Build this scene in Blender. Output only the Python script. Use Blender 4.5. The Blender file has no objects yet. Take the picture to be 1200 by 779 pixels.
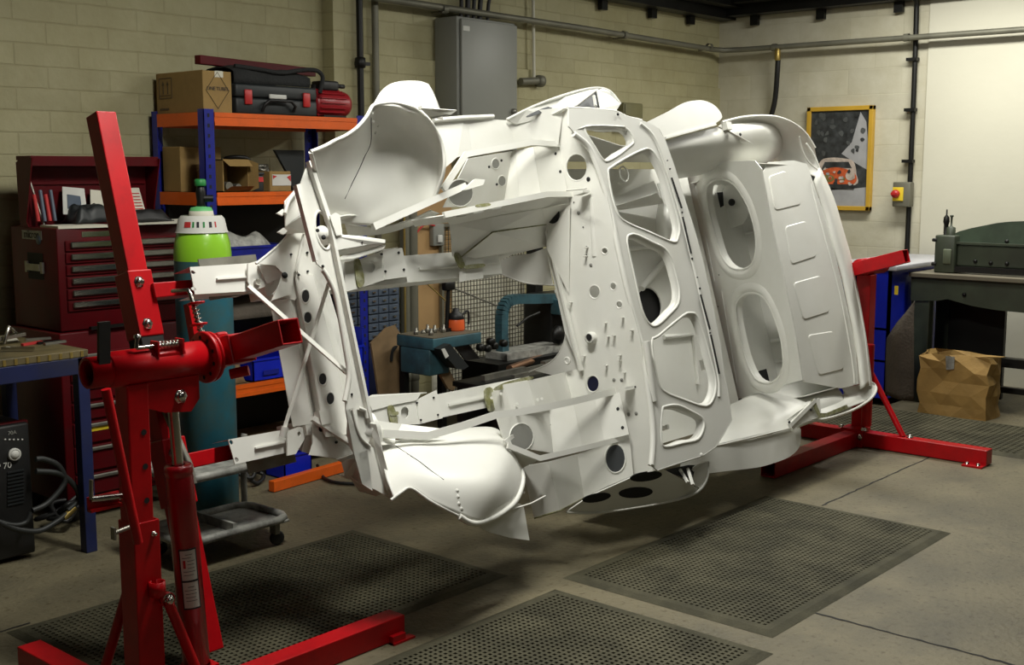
import bpy, bmesh, math, random
import numpy as np
from mathutils import Vector, Matrix, noise
from mathutils.geometry import tessellate_polygon
random.seed(7)
PI = math.pi
SC = bpy.context.scene
COL = SC.collection

# ------------------------------------------------------------------ camera
F_PX, HOR, YAW, CAM_H = 1404.0, 190.0, math.radians(41.2), 1.6
PITCH = math.atan(HOR / F_PX)
cam = bpy.data.cameras.new('camera')
cam_o = bpy.data.objects.new('camera', cam)
COL.objects.link(cam_o)
cam.sensor_fit = 'HORIZONTAL'; cam.sensor_width = 36.0; cam.lens = 36.0 * F_PX / 1200.0
cam.clip_start = 0.05; cam.clip_end = 60
cam_o.location = (0, 0, CAM_H)
cam_o.rotation_euler = (PI / 2 - PITCH, 0, YAW - PI / 2)
SC.camera = cam_o

# ------------------------------------------------------------------ world, lights, exposure
wd = bpy.data.worlds.new('world'); SC.world = wd; wd.use_nodes = True
wd.node_tree.nodes['Background'].inputs[0].default_value = (0.75, 0.85, 0.7, 1)
wd.node_tree.nodes['Background'].inputs[1].default_value = 0.012
SC.view_settings.view_transform = 'Standard'; SC.view_settings.look = 'None'
SC.view_settings.gamma = 1.0; SC.view_settings.use_curve_mapping = False
SC.view_settings.exposure = 0.0

def area(name, loc, target, sx, sy, power, col=(1.0, 0.985, 0.90)):
    l = bpy.data.lights.new(name, 'AREA'); l.shape = 'RECTANGLE'; l.size = sx; l.size_y = sy
    l.energy = power; l.color = col
    o = bpy.data.objects.new(name, l); COL.objects.link(o); o.location = loc
    d = Vector(target) - Vector(loc)
    o.rotation_euler = d.to_track_quat('-Z', 'Y').to_euler()
    return o
area('tube_light_front', (2.8, 2.72, 3.12), (2.8, 2.73, 0), 0.3, 1.0, 80)
area('tube_light_mid', (5.5, 2.95, 3.12), (5.5, 2.96, 0), 1.3, 0.3, 45)
area('tube_light_back', (7.9, 3.0, 3.12), (7.9, 3.01, 0), 0.35, 1.8, 78)
area('camera_side_fill', (1.2, -0.4, 3.1), (4.2, 2.6, 0.9), 1.4, 0.4, 7)  # unseen fill lamp added on the camera side to brighten the shell

# ------------------------------------------------------------------ projection helpers (photo pixel -> point of a real plane)
Fh = np.array([math.cos(YAW), math.sin(YAW), 0]); Rt = np.array([math.sin(YAW), -math.cos(YAW), 0]); Zu = np.array([0, 0, 1.0])
Fc = Fh * math.cos(PITCH) - Zu * math.sin(PITCH); Uc = Zu * math.cos(PITCH) + Fh * math.sin(PITCH)
OC = np.array([0, 0, CAM_H])
def ray(x, y): return Fc * F_PX + Rt * (x - 600) + Uc * (389.5 - y)
def hit(x, y, n, p0):
    d = ray(x, y); n = np.array(n, float); k = ((np.array(p0, float) - OC) @ n) / (d @ n)
    return Vector((OC + d * k).tolist())
def on_x(x, y, X): return hit(x, y, (1, 0, 0), (X, 0, 0))
def on_y(x, y, Y): return hit(x, y, (0, 1, 0), (0, Y, 0))
def on_z(x, y, Z=0.0): return hit(x, y, (0, 0, 1), (0, 0, Z))
# the body shell's own frame: x along it, w across it (up in the picture), t its roof side
PHI = math.radians(16.5); cS, cC = math.sin(PHI), math.cos(PHI)
C0 = np.array([0, 3.03, 1.04]); WV = np.array([0, cS, cC]); TV = np.array([0, -cC, cS]); XV = np.array([1.0, 0, 0])
def P(x, w, t): return Vector((C0 + XV * x + WV * w + TV * t).tolist())
def cp(px, py, ax, v):
    """photo pixel onto a plane of the shell frame; ax 'x'/'w'/'t' with value v, or a normal (a,b,c) in the frame"""
    if isinstance(ax, str): n = {'x': XV, 'w': WV, 't': TV}[ax]
    else: n = XV * ax[0] + WV * ax[1] + TV * ax[2]
    nn = np.dot(n, n); return hit(px, py, n, C0 + n * (v / nn))
def loc3(v):
    d = np.array(v) - C0; return (d[0], float(d @ WV), float(d @ TV))

# ------------------------------------------------------------------ materials
MATS = {}
def mat(name, col, rough=0.5, metal=0.0, var=0.12, vs=6.0, bump=0.0, bs=60.0, dirt=None, dirt_amt=0.0, ds=3.0, coat=0.0, emit=0.0, spec=0.5):
    if name in MATS: return MATS[name]
    m = bpy.data.materials.new(name); m.use_nodes = True; nt = m.node_tree; N = nt.nodes; L = nt.links
    b = N['Principled BSDF']; b.inputs['Roughness'].default_value = rough; b.inputs['Metallic'].default_value = metal
    b.inputs['Coat Weight'].default_value = coat; b.inputs['Specular IOR Level'].default_value = spec
    tc = N.new('ShaderNodeTexCoord')
    nz = N.new('ShaderNodeTexNoise'); nz.inputs['Scale'].default_value = vs; nz.inputs['Detail'].default_value = 5
    L.new(tc.outputs['Object'], nz.inputs['Vector'])
    rp = N.new('ShaderNodeValToRGB'); L.new(nz.outputs['Fac'], rp.inputs['Fac'])
    rp.color_ramp.elements[0].position = 0.3; rp.color_ramp.elements[1].position = 0.7
    rp.color_ramp.elements[0].color = [c * (1 - var) for c in col] + [1]
    rp.color_ramp.elements[1].color = [min(1, c * (1 + var)) for c in col] + [1]
    out = rp.outputs['Color']
    if dirt:
        n2 = N.new('ShaderNodeTexNoise'); n2.inputs['Scale'].default_value = ds; n2.inputs['Detail'].default_value = 8; n2.inputs['Roughness'].default_value = 0.65
        L.new(tc.outputs['Object'], n2.inputs['Vector'])
        r2 = N.new('ShaderNodeValToRGB'); r2.color_ramp.elements[0].position = 0.45; r2.color_ramp.elements[1].position = 0.7
        r2.color_ramp.elements[0].color = (0, 0, 0, 1); r2.color_ramp.elements[1].color = (dirt_amt,) * 3 + (1,)
        L.new(n2.outputs['Fac'], r2.inputs['Fac'])
        mx = N.new('ShaderNodeMix'); mx.data_type = 'RGBA'; L.new(r2.outputs['Color'], mx.inputs['Factor'])
        L.new(out, mx.inputs[6]); mx.inputs[7].default_value = list(dirt) + [1]; out = mx.outputs[2]
    L.new(out, b.inputs['Base Color'])
    if emit: L.new(out, b.inputs['Emission Color']); b.inputs['Emission Strength'].default_value = emit
    if bump:
        n3 = N.new('ShaderNodeTexNoise'); n3.inputs['Scale'].default_value = bs; n3.inputs['Detail'].default_value = 4
        L.new(tc.outputs['Object'], n3.inputs['Vector'])
        bp = N.new('ShaderNodeBump'); bp.inputs['Strength'].default_value = bump; bp.inputs['Distance'].default_value = 0.01
        L.new(n3.outputs['Fac'], bp.inputs['Height']); L.new(bp.outputs['Normal'], b.inputs['Normal'])
    MATS[name] = m
    return m

def brick_mat(name, col, mortar, axis, bw, bh, depth=0.5, msize=0.006, var=0.06):
    m = bpy.data.materials.new(name); m.use_nodes = True; nt = m.node_tree; N = nt.nodes; L = nt.links
    b = N['Principled BSDF']; b.inputs['Roughness'].default_value = 0.62
    tc = N.new('ShaderNodeTexCoord'); sp = N.new('ShaderNodeSeparateXYZ'); cb = N.new('ShaderNodeCombineXYZ')
    L.new(tc.outputs['Object'], sp.inputs[0])
    nz0 = N.new('ShaderNodeTexNoise'); nz0.inputs['Scale'].default_value = 7; nz0.inputs['Detail'].default_value = 4
    L.new(tc.outputs['Object'], nz0.inputs['Vector'])
    wob = N.new('ShaderNodeMath'); wob.operation = 'MULTIPLY'; wob.inputs[1].default_value = 0.012; L.new(nz0.outputs['Fac'], wob.inputs[0])
    ad = N.new('ShaderNodeMath'); ad.operation = 'ADD'; L.new(sp.outputs['Z'], ad.inputs[0]); L.new(wob.outputs[0], ad.inputs[1])
    L.new(sp.outputs[axis], cb.inputs[0]); L.new(ad.outputs[0], cb.inputs[1])
    br = N.new('ShaderNodeTexBrick'); L.new(cb.outputs[0], br.inputs['Vector'])
    br.inputs['Scale'].default_value = 1.0; br.inputs['Brick Width'].default_value = bw; br.inputs['Row Height'].default_value = bh
    br.inputs['Mortar Size'].default_value = msize; br.inputs['Mortar Smooth'].default_value = 0.6; br.inputs['Bias'].default_value = 0.0
    br.inputs['Color1'].default_value = [c * (1 - var) for c in col] + [1]; br.inputs['Color2'].default_value = [c * (1 + var) for c in col] + [1]
    br.inputs['Mortar'].default_value = list(mortar) + [1]
    nz = N.new('ShaderNodeTexNoise'); nz.inputs['Scale'].default_value = 1.7; nz.inputs['Detail'].default_value = 9; nz.inputs['Roughness'].default_value = 0.7
    L.new(tc.outputs['Object'], nz.inputs['Vector'])
    rp = N.new('ShaderNodeValToRGB'); rp.color_ramp.elements[0].position = 0.35; rp.color_ramp.elements[1].position = 0.65
    rp.color_ramp.elements[0].color = (0.80, 0.78, 0.70, 1); rp.color_ramp.elements[1].color = (1, 1, 1, 1)
    L.new(nz.outputs['Fac'], rp.inputs['Fac'])
    mx = N.new('ShaderNodeMix'); mx.data_type = 'RGBA'; mx.blend_type = 'MULTIPLY'; mx.inputs['Factor'].default_value = 1
    L.new(br.outputs['Color'], mx.inputs[6]); L.new(rp.outputs['Color'], mx.inputs[7]); L.new(mx.outputs[2], b.inputs['Base Color'])
    n3 = N.new('ShaderNodeTexNoise'); n3.inputs['Scale'].default_value = 25; n3.inputs['Detail'].default_value = 6; L.new(tc.outputs['Object'], n3.inputs['Vector'])
    mm = N.new('ShaderNodeMath'); mm.operation = 'MULTIPLY_ADD'; mm.inputs[1].default_value = -1.2; L.new(br.outputs['Fac'], mm.inputs[0]); L.new(n3.outputs['Fac'], mm.inputs[2])
    bp = N.new('ShaderNodeBump'); bp.inputs['Strength'].default_value = depth; bp.inputs['Distance'].default_value = 0.012
    L.new(mm.outputs[0], bp.inputs['Height']); L.new(bp.outputs['Normal'], b.inputs['Normal'])
    MATS[name] = m
    return m

def floor_mat():
    m = mat('concrete_floor', (0.165, 0.142, 0.085), 0.6, var=0.2, vs=2.2, bump=0.5, bs=45, dirt=(0.075, 0.068, 0.045), dirt_amt=0.75, ds=2.1)
    nt = m.node_tree; N = nt.nodes; L = nt.links
    b = N['Principled BSDF']; src = b.inputs['Base Color'].links[0].from_socket
    tc = N.new('ShaderNodeTexCoord'); n = N.new('ShaderNodeTexNoise'); n.inputs['Scale'].default_value = 38; n.inputs['Detail'].default_value = 3
    L.new(tc.outputs['Object'], n.inputs['Vector']); r = N.new('ShaderNodeValToRGB')
    r.color_ramp.elements[0].position = 0.28; r.color_ramp.elements[0].color = (0.55, 0.5, 0.4, 1); r.color_ramp.elements[1].position = 0.42; r.color_ramp.elements[1].color = (1, 1, 1, 1)
    L.new(n.outputs['Fac'], r.inputs['Fac']); mx = N.new('ShaderNodeMix'); mx.data_type = 'RGBA'; mx.blend_type = 'MULTIPLY'; mx.inputs['Factor'].default_value = 0.95
    L.new(src, mx.inputs[6]); L.new(r.outputs['Color'], mx.inputs[7]); L.new(mx.outputs[2], b.inputs['Base Color'])
    return m

def mat_rubber():
    """fatigue mat: drainage holes in rows with a plain border"""
    m = mat('rubber_mat', (0.06, 0.056, 0.034), 0.75, var=0.25, vs=5, bump=0.3, bs=90, spec=0.25, dirt=(0.115, 0.105, 0.066), dirt_amt=0.8, ds=2.5)
    return m

M = dict(
    white=mat('white_primer', (0.80, 0.80, 0.755), 0.38, var=0.025, vs=4, spec=0.4, dirt=(0.66, 0.65, 0.56), dirt_amt=0.35, ds=2.2),
    sealer=mat('green_seam_sealer', (0.22, 0.22, 0.09), 0.7, var=0.3, vs=30, dirt=(0.6, 0.6, 0.5), dirt_amt=0.6, ds=35),
    hole=mat('dark_hole', (0.012, 0.012, 0.012), 0.8),
    red=mat('red_paint', (0.46, 0.002, 0.006), 0.38, var=0.10, vs=5, dirt=(0.22, 0.003, 0.005), dirt_amt=0.5, ds=9, spec=0.35),
    redtool=mat('maroon_enamel', (0.085, 0.0015, 0.004), 0.45, spec=0.2, var=0.15, vs=4, dirt=(0.05, 0.01, 0.01), dirt_amt=0.6, ds=6),
    steel=mat('bright_steel', (0.55, 0.54, 0.5), 0.25, 1.0, var=0.1, vs=15),
    dull=mat('dull_steel', (0.30, 0.29, 0.25), 0.45, 0.8, var=0.25, vs=12),
    black=mat('black_plastic', (0.009, 0.009, 0.009), 0.5, var=0.3),
    blackm=mat('black_metal', (0.008, 0.008, 0.007), 0.45, 0.3, var=0.3),
    orange=mat('orange_beam', (0.74, 0.115, 0.006), 0.42, var=0.08, dirt=(0.3, 0.06, 0.01), dirt_amt=0.35, ds=12),
    blue=mat('blue_enamel', (0.008, 0.014, 0.26), 0.4, var=0.15, dirt=(0.01, 0.015, 0.1), dirt_amt=0.5, ds=8),
    bluebin=mat('blue_plastic', (0.006, 0.018, 0.46), 0.35, var=0.12),
    benchblue=mat('dark_blue_steel', (0.012, 0.018, 0.075), 0.45, var=0.2, dirt=(0.03, 0.03, 0.04), dirt_amt=0.6, ds=7),
    card=mat('cardboard', (0.30, 0.19, 0.062), 0.8, var=0.12, vs=5, dirt=(0.16, 0.10, 0.04), dirt_amt=0.5, ds=6),
    paper=mat('paper', (0.62, 0.60, 0.50), 0.8, var=0.05),
    kraft=mat('kraft_paper', (0.36, 0.22, 0.065), 0.75, var=0.15, vs=8, bump=0.8, bs=12),
    cyl=mat('worn_blue_cylinder', (0.018, 0.125, 0.175), 0.5, var=0.12, vs=7, dirt=(0.09, 0.10, 0.04), dirt_amt=0.7, ds=4),
    green=mat('lime_green_paint', (0.28, 0.60, 0.03), 0.3, var=0.08, coat=0.3),
    grncap=mat('green_plastic', (0.02, 0.22, 0.05), 0.5),
    grey=mat('grey_enamel', (0.235, 0.24, 0.215), 0.45, var=0.05, vs=3),
    dgrey=mat('dark_grey_cloth', (0.012, 0.013, 0.013), 0.85, var=0.25, bump=0.5),
    case=mat('charcoal_case', (0.014, 0.017, 0.018), 0.5, var=0.2),
    redp=mat('red_plastic', (0.45, 0.02, 0.02), 0.4),
    machine=mat('green_machine_paint', (0.045, 0.058, 0.036), 0.5, var=0.25, vs=6, dirt=(0.04, 0.045, 0.03), dirt_amt=0.8, ds=5),
    tablem=mat('worn_steel_table', (0.20, 0.18, 0.13), 0.55, 0.3, var=0.25, dirt=(0.08, 0.06, 0.04), dirt_amt=0.6),
    yellow=mat('yellow_plastic', (0.75, 0.55, 0.03), 0.45),
    frame=mat('gilt_yellow_frame', (0.55, 0.33, 0.035), 0.45, var=0.1),
    pipe=mat('painted_conduit', (0.17, 0.165, 0.125), 0.5, 0.3, var=0.15),
    wood=mat('dirty_wood', (0.23, 0.15, 0.075), 0.75, var=0.25, vs=9),
    teal=mat('teal_machine_paint', (0.035, 0.10, 0.125), 0.5, var=0.25, dirt=(0.02, 0.03, 0.035), dirt_amt=0.7, ds=7),
    slate=mat('slate_blue_drawers', (0.075, 0.10, 0.14), 0.5, var=0.1),
    copper=mat('copper_tube', (0.45, 0.26, 0.17), 0.35, 0.9),
    worn=mat('worn_grey_paint', (0.34, 0.34, 0.31), 0.5, var=0.3, vs=18, dirt=(0.05, 0.05, 0.05), dirt_amt=0.8, ds=14),
    cable=mat('cable_rubber', (0.02, 0.022, 0.021), 0.55, var=0.2),
    brown=mat('brown_canvas', (0.075, 0.06, 0.045), 0.85, var=0.25, bump=0.4),
    brass=mat('brass', (0.45, 0.33, 0.10), 0.4, 0.8),
    lilac=mat('grey_sheet_top', (0.42, 0.42, 0.45), 0.4, var=0.1),
    ceil=mat('dark_ceiling', (0.03, 0.03, 0.025), 0.9), wall_dark=mat('dim_brown_wall', (0.05, 0.045, 0.035), 0.9),
    wall_plain=mat('cream_wall_paint', (0.62, 0.60, 0.49), 0.6, var=0.03, vs=2, bump=0.15, bs=15),
    plywood=mat('plywood', (0.42, 0.26, 0.11), 0.7, var=0.12, vs=3),
    label=mat('white_label', (0.6, 0.6, 0.56), 0.6), ink=mat('ink', (0.02, 0.02, 0.025), 0.7), redink=mat('red_ink', (0.5, 0.03, 0.03), 0.7),
    rubber=mat_rubber(), floor=floor_mat())
M['brick_back'] = brick_mat('painted_brick_back', (0.44, 0.41, 0.245), (0.40, 0.37, 0.215), 0, 0.33, 0.105, 0.38)
M['brick_right'] = brick_mat('painted_brick_right', (0.60, 0.575, 0.46), (0.57, 0.545, 0.43), 1, 0.44, 0.2, 0.16, 0.006)

# ------------------------------------------------------------------ object helpers
def wloc(o):
    v = Vector((0, 0, 0))
    while o is not None: v += o.location; o = o.parent
    return v
def tag(o, label=None, cat=None, group=None, kind=None):
    for k, v in (('label', label), ('category', cat), ('group', group), ('kind', kind)):
        if v: o[k] = v
    return o
def thing(name, label, cat, loc=(0, 0, 0), group=None):
    o = bpy.data.objects.new(name, None); COL.objects.link(o); o.location = loc; o.empty_display_size = 0.1
    return tag(o, label, cat, group)
def smooth_loop(pts, n=6, closed=True):
    """Catmull-Rom through the points (2D or 3D)"""
    p = [np.array(q, float) for q in pts]; N = len(p); out = []
    rng = range(N) if closed else range(N - 1)
    for i in rng:
        a, b, c, d = (p[(i - 1) % N], p[i], p[(i + 1) % N], p[(i + 2) % N]) if closed else (p[max(i - 1, 0)], p[i], p[i + 1], p[min(i + 2, N - 1)])
        for k in range(n):
            t = k / n; out.append(0.5 * ((2 * b) + (c - a) * t + (2 * a - 5 * b + 4 * c - d) * t * t + (3 * b - a - 3 * c + d) * t ** 3))
    if not closed: out.append(p[-1])
    return [tuple(q) for q in out]
def ell(cx, cy, rx, ry, rot=0, n=20):
    r = math.radians(rot); return [(cx + rx * math.cos(a) * math.cos(r) - ry * math.sin(a) * math.sin(r), cy + rx * math.cos(a) * math.sin(r) + ry * math.sin(a) * math.cos(r)) for a in [2 * PI * k / n for k in range(n)]]

KEEP_WHOLE = {'drainage_grid', 'picture_print', 'wire_grid', 'slot_row', 'sticker_print', 'printed_marks', 'text_line', 'shelf_beam', 'flap', 'upright'}
class MB:
    def __init__(self): self.v = []; self.f = []; self.m = []; self.sm = []; self.cur = 0; self.smooth = False
    def use(self, i): self.cur = i; return self
    def add(self, vs, fs, smooth=None):
        b = len(self.v); self.v += [Vector(q) for q in vs]
        for f in fs: self.f.append([b + i for i in f]); self.m.append(self.cur); self.sm.append(self.smooth if smooth is None else smooth)
        return self
    def box(self, x0, x1, y0, y1, z0, z1, rot=None, bevel=0.0):
        vs = [(x, y, z) for x in (x0, x1) for y in (y0, y1) for z in (z0, z1)]
        if rot is not None:
            c = Vector(((x0 + x1) / 2, (y0 + y1) / 2, (z0 + z1) / 2)); vs = [rot @ (Vector(q) - c) + c for q in vs]
        return self.add(vs, [(0, 1, 3, 2), (4, 6, 7, 5), (0, 4, 5, 1), (2, 3, 7, 6), (0, 2, 6, 4), (1, 5, 7, 3)])
    def rbox(self, x0, x1, y0, y1, z0, z1, r=0.006, seg=2):
        bm = bmesh.new(); bmesh.ops.create_cube(bm, size=1.0)
        for v in bm.verts: v.co = Vector(((x0 + x1) / 2 + v.co.x * (x1 - x0), (y0 + y1) / 2 + v.co.y * (y1 - y0), (z0 + z1) / 2 + v.co.z * (z1 - z0)))
        r = min(r, 0.45 * min(abs(x1 - x0), abs(y1 - y0), abs(z1 - z0)))
        bmesh.ops.bevel(bm, geom=bm.edges[:], offset=r, segments=seg, affect='EDGES', profile=0.5)
        vs = [v.co.copy() for v in bm.verts]; bm.verts.index_update(); fs = [[v.index for v in f.verts] for f in bm.faces]; bm.free()
        return self.add(vs, fs, True if seg > 1 else None)
    def obox(self, o, a, b, c):
        """box from corner-centre o with full edge vectors a,b,c centred on o"""
        o, a, b, c = map(Vector, (o, a, b, c)); vs = [o + a * i + b * j + c * k for i in (-.5, .5) for j in (-.5, .5) for k in (-.5, .5)]
        return self.add(vs, [(0, 1, 3, 2), (4, 6, 7, 5), (0, 4, 5, 1), (2, 3, 7, 6), (0, 2, 6, 4), (1, 5, 7, 3)])
    def bar(self, a, b, w, h, up=(0, 0, 1), hollow=0.0):
        a, b = Vector(a), Vector(b); d = (b - a).normalized(); u = Vector(up); s = d.cross(u)
        if s.length < 1e-5: s = d.cross(Vector((0, 1, 0)))
        s.normalize(); u = s.cross(d).normalized()
        if not hollow: return self.obox((a + b) / 2, b - a, s * w, u * h)
        r = [(1, 1), (-1, 1), (-1, -1), (1, -1)]
        vs = []
        for q in (a, b):
            for k in (0, hollow):
                vs += [q + s * (i * (w / 2 - k)) + u * (j * (h / 2 - k)) for i, j in r]
        fs = []
        for i in range(4):
            j = (i + 1) % 4
            fs += [(i, j, 8 + j, 8 + i), (4 + i, 12 + i, 12 + j, 4 + j), (i, 4 + i, 4 + j, j), (8 + i, 8 + j, 12 + j, 12 + i)]
        return self.add(vs, fs)
    def tube(self, pts, r, n=10, caps=True, closed=False):
        pts = [Vector(p) for p in pts]; rs = r if isinstance(r, (list, tuple)) else [r] * len(pts)
        vs = []; fs = []; N = len(pts); prev = None
        for i, p in enumerate(pts):
            if closed: d = (pts[(i + 1) % N] - pts[i - 1])
            else: d = pts[min(i + 1, N - 1)] - pts[max(i - 1, 0)]
            d = d.normalized() if d.length > 1e-9 else Vector((0, 0, 1))
            if prev is None:
                u = d.cross(Vector((0, 0, 1)));
                if u.length < 1e-3: u = d.cross(Vector((0, 1, 0)))
            else: u = prev - d * prev.dot(d)
            u.normalize(); prev = u; w = d.cross(u)
            vs += [p + (u * math.cos(2 * PI * k / n) + w * math.sin(2 * PI * k / n)) * rs[i] for k in range(n)]
        for i in range(N if closed else N - 1):
            for k in range(n):
                a = i * n + k; b = i * n + (k + 1) % n; c = ((i + 1) % N) * n + (k + 1) % n; d_ = ((i + 1) % N) * n + k
                fs.append((a, b, c, d_))
        self.add(vs, fs, True)
        if caps and not closed:
            self.add(vs[:n], [tuple(range(n))[::-1]], False); self.add(vs[-n:], [tuple(range(n))], False)
        return self
    def lathe(self, prof, o=(0, 0, 0), axis=(0, 0, 1), n=28):
        o = Vector(o); ax = Vector(axis).normalized(); u = ax.cross(Vector((0, 0, 1)))
        if u.length < 1e-3: u = Vector((1, 0, 0))
        u.normalize(); w = ax.cross(u)
        vs = [o + ax * h + (u * math.cos(2 * PI * k / n) + w * math.sin(2 * PI * k / n)) * r for r, h in prof for k in range(n)]
        fs = [(i * n + k, i * n + (k + 1) % n, (i + 1) * n + (k + 1) % n, (i + 1) * n + k) for i in range(len(prof) - 1) for k in range(n)]
        return self.add(vs, fs, True)
    def plate(self, outer, holes=(), thick=0.003, lip=0.0, lipn=8):
        """flat sheet through outline 'outer' with openings, thickness across it; lip = rolled bead radius on openings"""
        outer = [Vector(p) for p in outer]; holes = [[Vector(p) for p in h] for h in holes]
        n = Vector((0, 0, 0))
        for i in range(len(outer)): n += outer[i].cross(outer[(i + 1) % len(outer)])
        n.normalize()
        loops = [outer] + holes; tri = tessellate_polygon(loops); flat = [p for l in loops for p in l]
        K = len(flat); off = n * (thick / 2)
        vs = [p + off for p in flat] + [p - off for p in flat]; fs = []
        for t in tri:
            a, b, c = t; nn = (flat[b] - flat[a]).cross(flat[c] - flat[a])
            if nn.dot(n) < 0: b, c = c, b
            fs += [(a, b, c), (K + a, K + c, K + b)]
        s = 0
        for l in loops:
            m = len(l)
            for i in range(m): a, b = s + i, s + (i + 1) % m; fs.append((a, b, K + b, K + a))
            s += m
        self.add(vs, fs, False)
        if lip:
            for h in holes: self.tube(h, lip, lipn, closed=True)
        return self
    def fan(self, outer):
        """thin filled outline offset nothing"""
        return self.plate(outer, (), 0.002)
    def prism(self, outline, vec):
        o = [Vector(p) for p in outline]; vec = Vector(vec); tri = tessellate_polygon([o]); K = len(o)
        vs = o + [p + vec for p in o]; fs = [tuple(t) for t in tri] + [tuple(K + i for i in t[::-1]) for t in tri] + [(i, (i + 1) % K, K + (i + 1) % K, K + i) for i in range(K)]
        return self.add(vs, fs, False)
    def grid(self, rows, nu=5, nv=5, thick=0.004, closed_v=False):
        """smooth shell through rows of control points, with thickness"""
        R = [smooth_loop(r, nv, False) for r in rows]; m = len(R[0])
        cols = [smooth_loop([r[j] for r in R], nu, False) for j in range(m)]
        G = [[Vector(cols[j][i]) for j in range(m)] for i in range(len(cols[0]))]; n = len(G)
        Nn = [[None] * m for _ in range(n)]
        for i in range(n):
            for j in range(m):
                a = G[min(i + 1, n - 1)][j] - G[max(i - 1, 0)][j]; b = G[i][min(j + 1, m - 1)] - G[i][max(j - 1, 0)]
                c = a.cross(b); Nn[i][j] = c.normalized() if c.length > 1e-12 else Vector((0, 0, 1))
        vs = [G[i][j] + Nn[i][j] * thick / 2 for i in range(n) for j in range(m)] + [G[i][j] - Nn[i][j] * thick / 2 for i in range(n) for j in range(m)]
        K = n * m; I = lambda i, j: i * m + j; fs = []
        for i in range(n - 1):
            for j in range(m - 1):
                q = (I(i, j), I(i + 1, j), I(i + 1, j + 1), I(i, j + 1)); fs += [q, tuple(K + a for a in q[::-1])]
        self.add(vs, fs, True)
        ed = [(I(i, 0), I(i + 1, 0)) for i in range(n - 1)] + [(I(i, m - 1), I(i + 1, m - 1)) for i in range(n - 1)] + [(I(0, j), I(0, j + 1)) for j in range(m - 1)] + [(I(n - 1, j), I(n - 1, j + 1)) for j in range(m - 1)]
        b = len(self.v) - 2 * K
        for p, q in ed: self.f.append([b + p, b + q, b + K + q, b + K + p]); self.m.append(self.cur); self.sm.append(False)
        self.last = G
        return self
    def split(self):
        """groups of faces that stand apart from each other"""
        n = len(self.v); par = list(range(n))
        def fd(a):
            while par[a] != a: par[a] = par[par[a]]; a = par[a]
            return a
        for f in self.f:
            r = fd(f[0])
            for i in f[1:]:
                q = fd(i)
                if q != r: par[q] = r
        isl = {}
        for i in range(n): isl.setdefault(fd(i), []).append(i)
        ks = list(isl); bb = []
        for k in ks:
            P_ = np.array([self.v[i] for i in isl[k]]); bb.append([P_.min(0) - .002, P_.max(0) + .002])
        g = list(range(len(ks)))
        def fg(a):
            while g[a] != a: a = g[a]
            return a
        for i in range(len(ks)):
            for j in range(i + 1, len(ks)):
                if np.all(bb[i][0] <= bb[j][1]) and np.all(bb[j][0] <= bb[i][1]): g[fg(j)] = fg(i)
        gid = {ks[i]: fg(i) for i in range(len(ks))}
        if len(set(gid.values())) < 2: return [self]
        out = {}
        for f, m, sm in zip(self.f, self.m, self.sm):
            k = gid[fd(f[0])]; b = out.setdefault(k, (MB(), {})); mp = b[1]
            nf = []
            for i in f:
                if i not in mp: mp[i] = len(b[0].v); b[0].v.append(self.v[i])
                nf.append(mp[i])
            b[0].f.append(nf); b[0].m.append(m); b[0].sm.append(sm)
        return [b[0] for b in out.values()]
    def build(self, name, mats, parent=None, kind=None, label=None, bevel=0.0):
        if parent is not None and not kind and name not in KEEP_WHOLE:
            ps = self.split()
            if len(ps) > 1:
                r = None
                for q in ps: r = q.build1(name, mats, parent, kind, label, bevel)
                return r
        return self.build1(name, mats, parent, kind, label, bevel)
    def build1(self, name, mats, parent=None, kind=None, label=None, bevel=0.0):
        me = bpy.data.meshes.new(name); off = wloc(parent) if parent is not None else Vector((0, 0, 0))
        me.from_pydata([tuple(p - off) for p in self.v], [], self.f)
        if not isinstance(mats, (list, tuple)): mats = [mats]
        for q in mats: me.materials.append(q)
        me.polygons.foreach_set('material_index', self.m); me.polygons.foreach_set('use_smooth', self.sm); me.update()
        bm = bmesh.new(); bm.from_mesh(me); bmesh.ops.recalc_face_normals(bm, faces=bm.faces); bm.to_mesh(me); bm.free()
        o = bpy.data.objects.new(name, me); COL.objects.link(o)
        if parent is not None: o.parent = parent
        if kind: o['kind'] = kind
        if label: o['label'] = label
        if bevel:
            b = o.modifiers.new('bevel', 'BEVEL'); b.width = bevel; b.segments = 2; b.limit_method = 'ANGLE'; b.angle_limit = math.radians(40)
        return o
def kids(o): return [c for c in list(o.children)]
def copy_tree(o, parent=None):
    c = o.copy(); COL.objects.link(c)
    if parent is not None: c.parent = parent
    for ch in kids(o): copy_tree(ch, c)
    return c
def mesh_text(body, size, origin, right, up, m, parent=None, depth=0.001, name='lettering', align='CENTER', extrude=None):
    cu = bpy.data.curves.new(name, 'FONT'); cu.body = body; cu.size = size; cu.align_x = align; cu.align_y = 'CENTER'; cu.extrude = depth / 2
    o = bpy.data.objects.new(name, cu); COL.objects.link(o); o.data.materials.append(m)
    r = Vector(right).normalized(); u = Vector(up).normalized(); n = r.cross(u)
    mtx = Matrix((r, u, n)).transposed().to_4x4(); off = wloc(parent) if parent is not None else Vector((0, 0, 0))
    mtx.translation = Vector(origin) - off
    me = bpy.data.meshes.new_from_object(o); me.name = name; bpy.data.objects.remove(o); o = bpy.data.objects.new(name, me); COL.objects.link(o)
    if parent is not None: o.parent = parent
    o.matrix_basis = mtx
    return o
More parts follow.
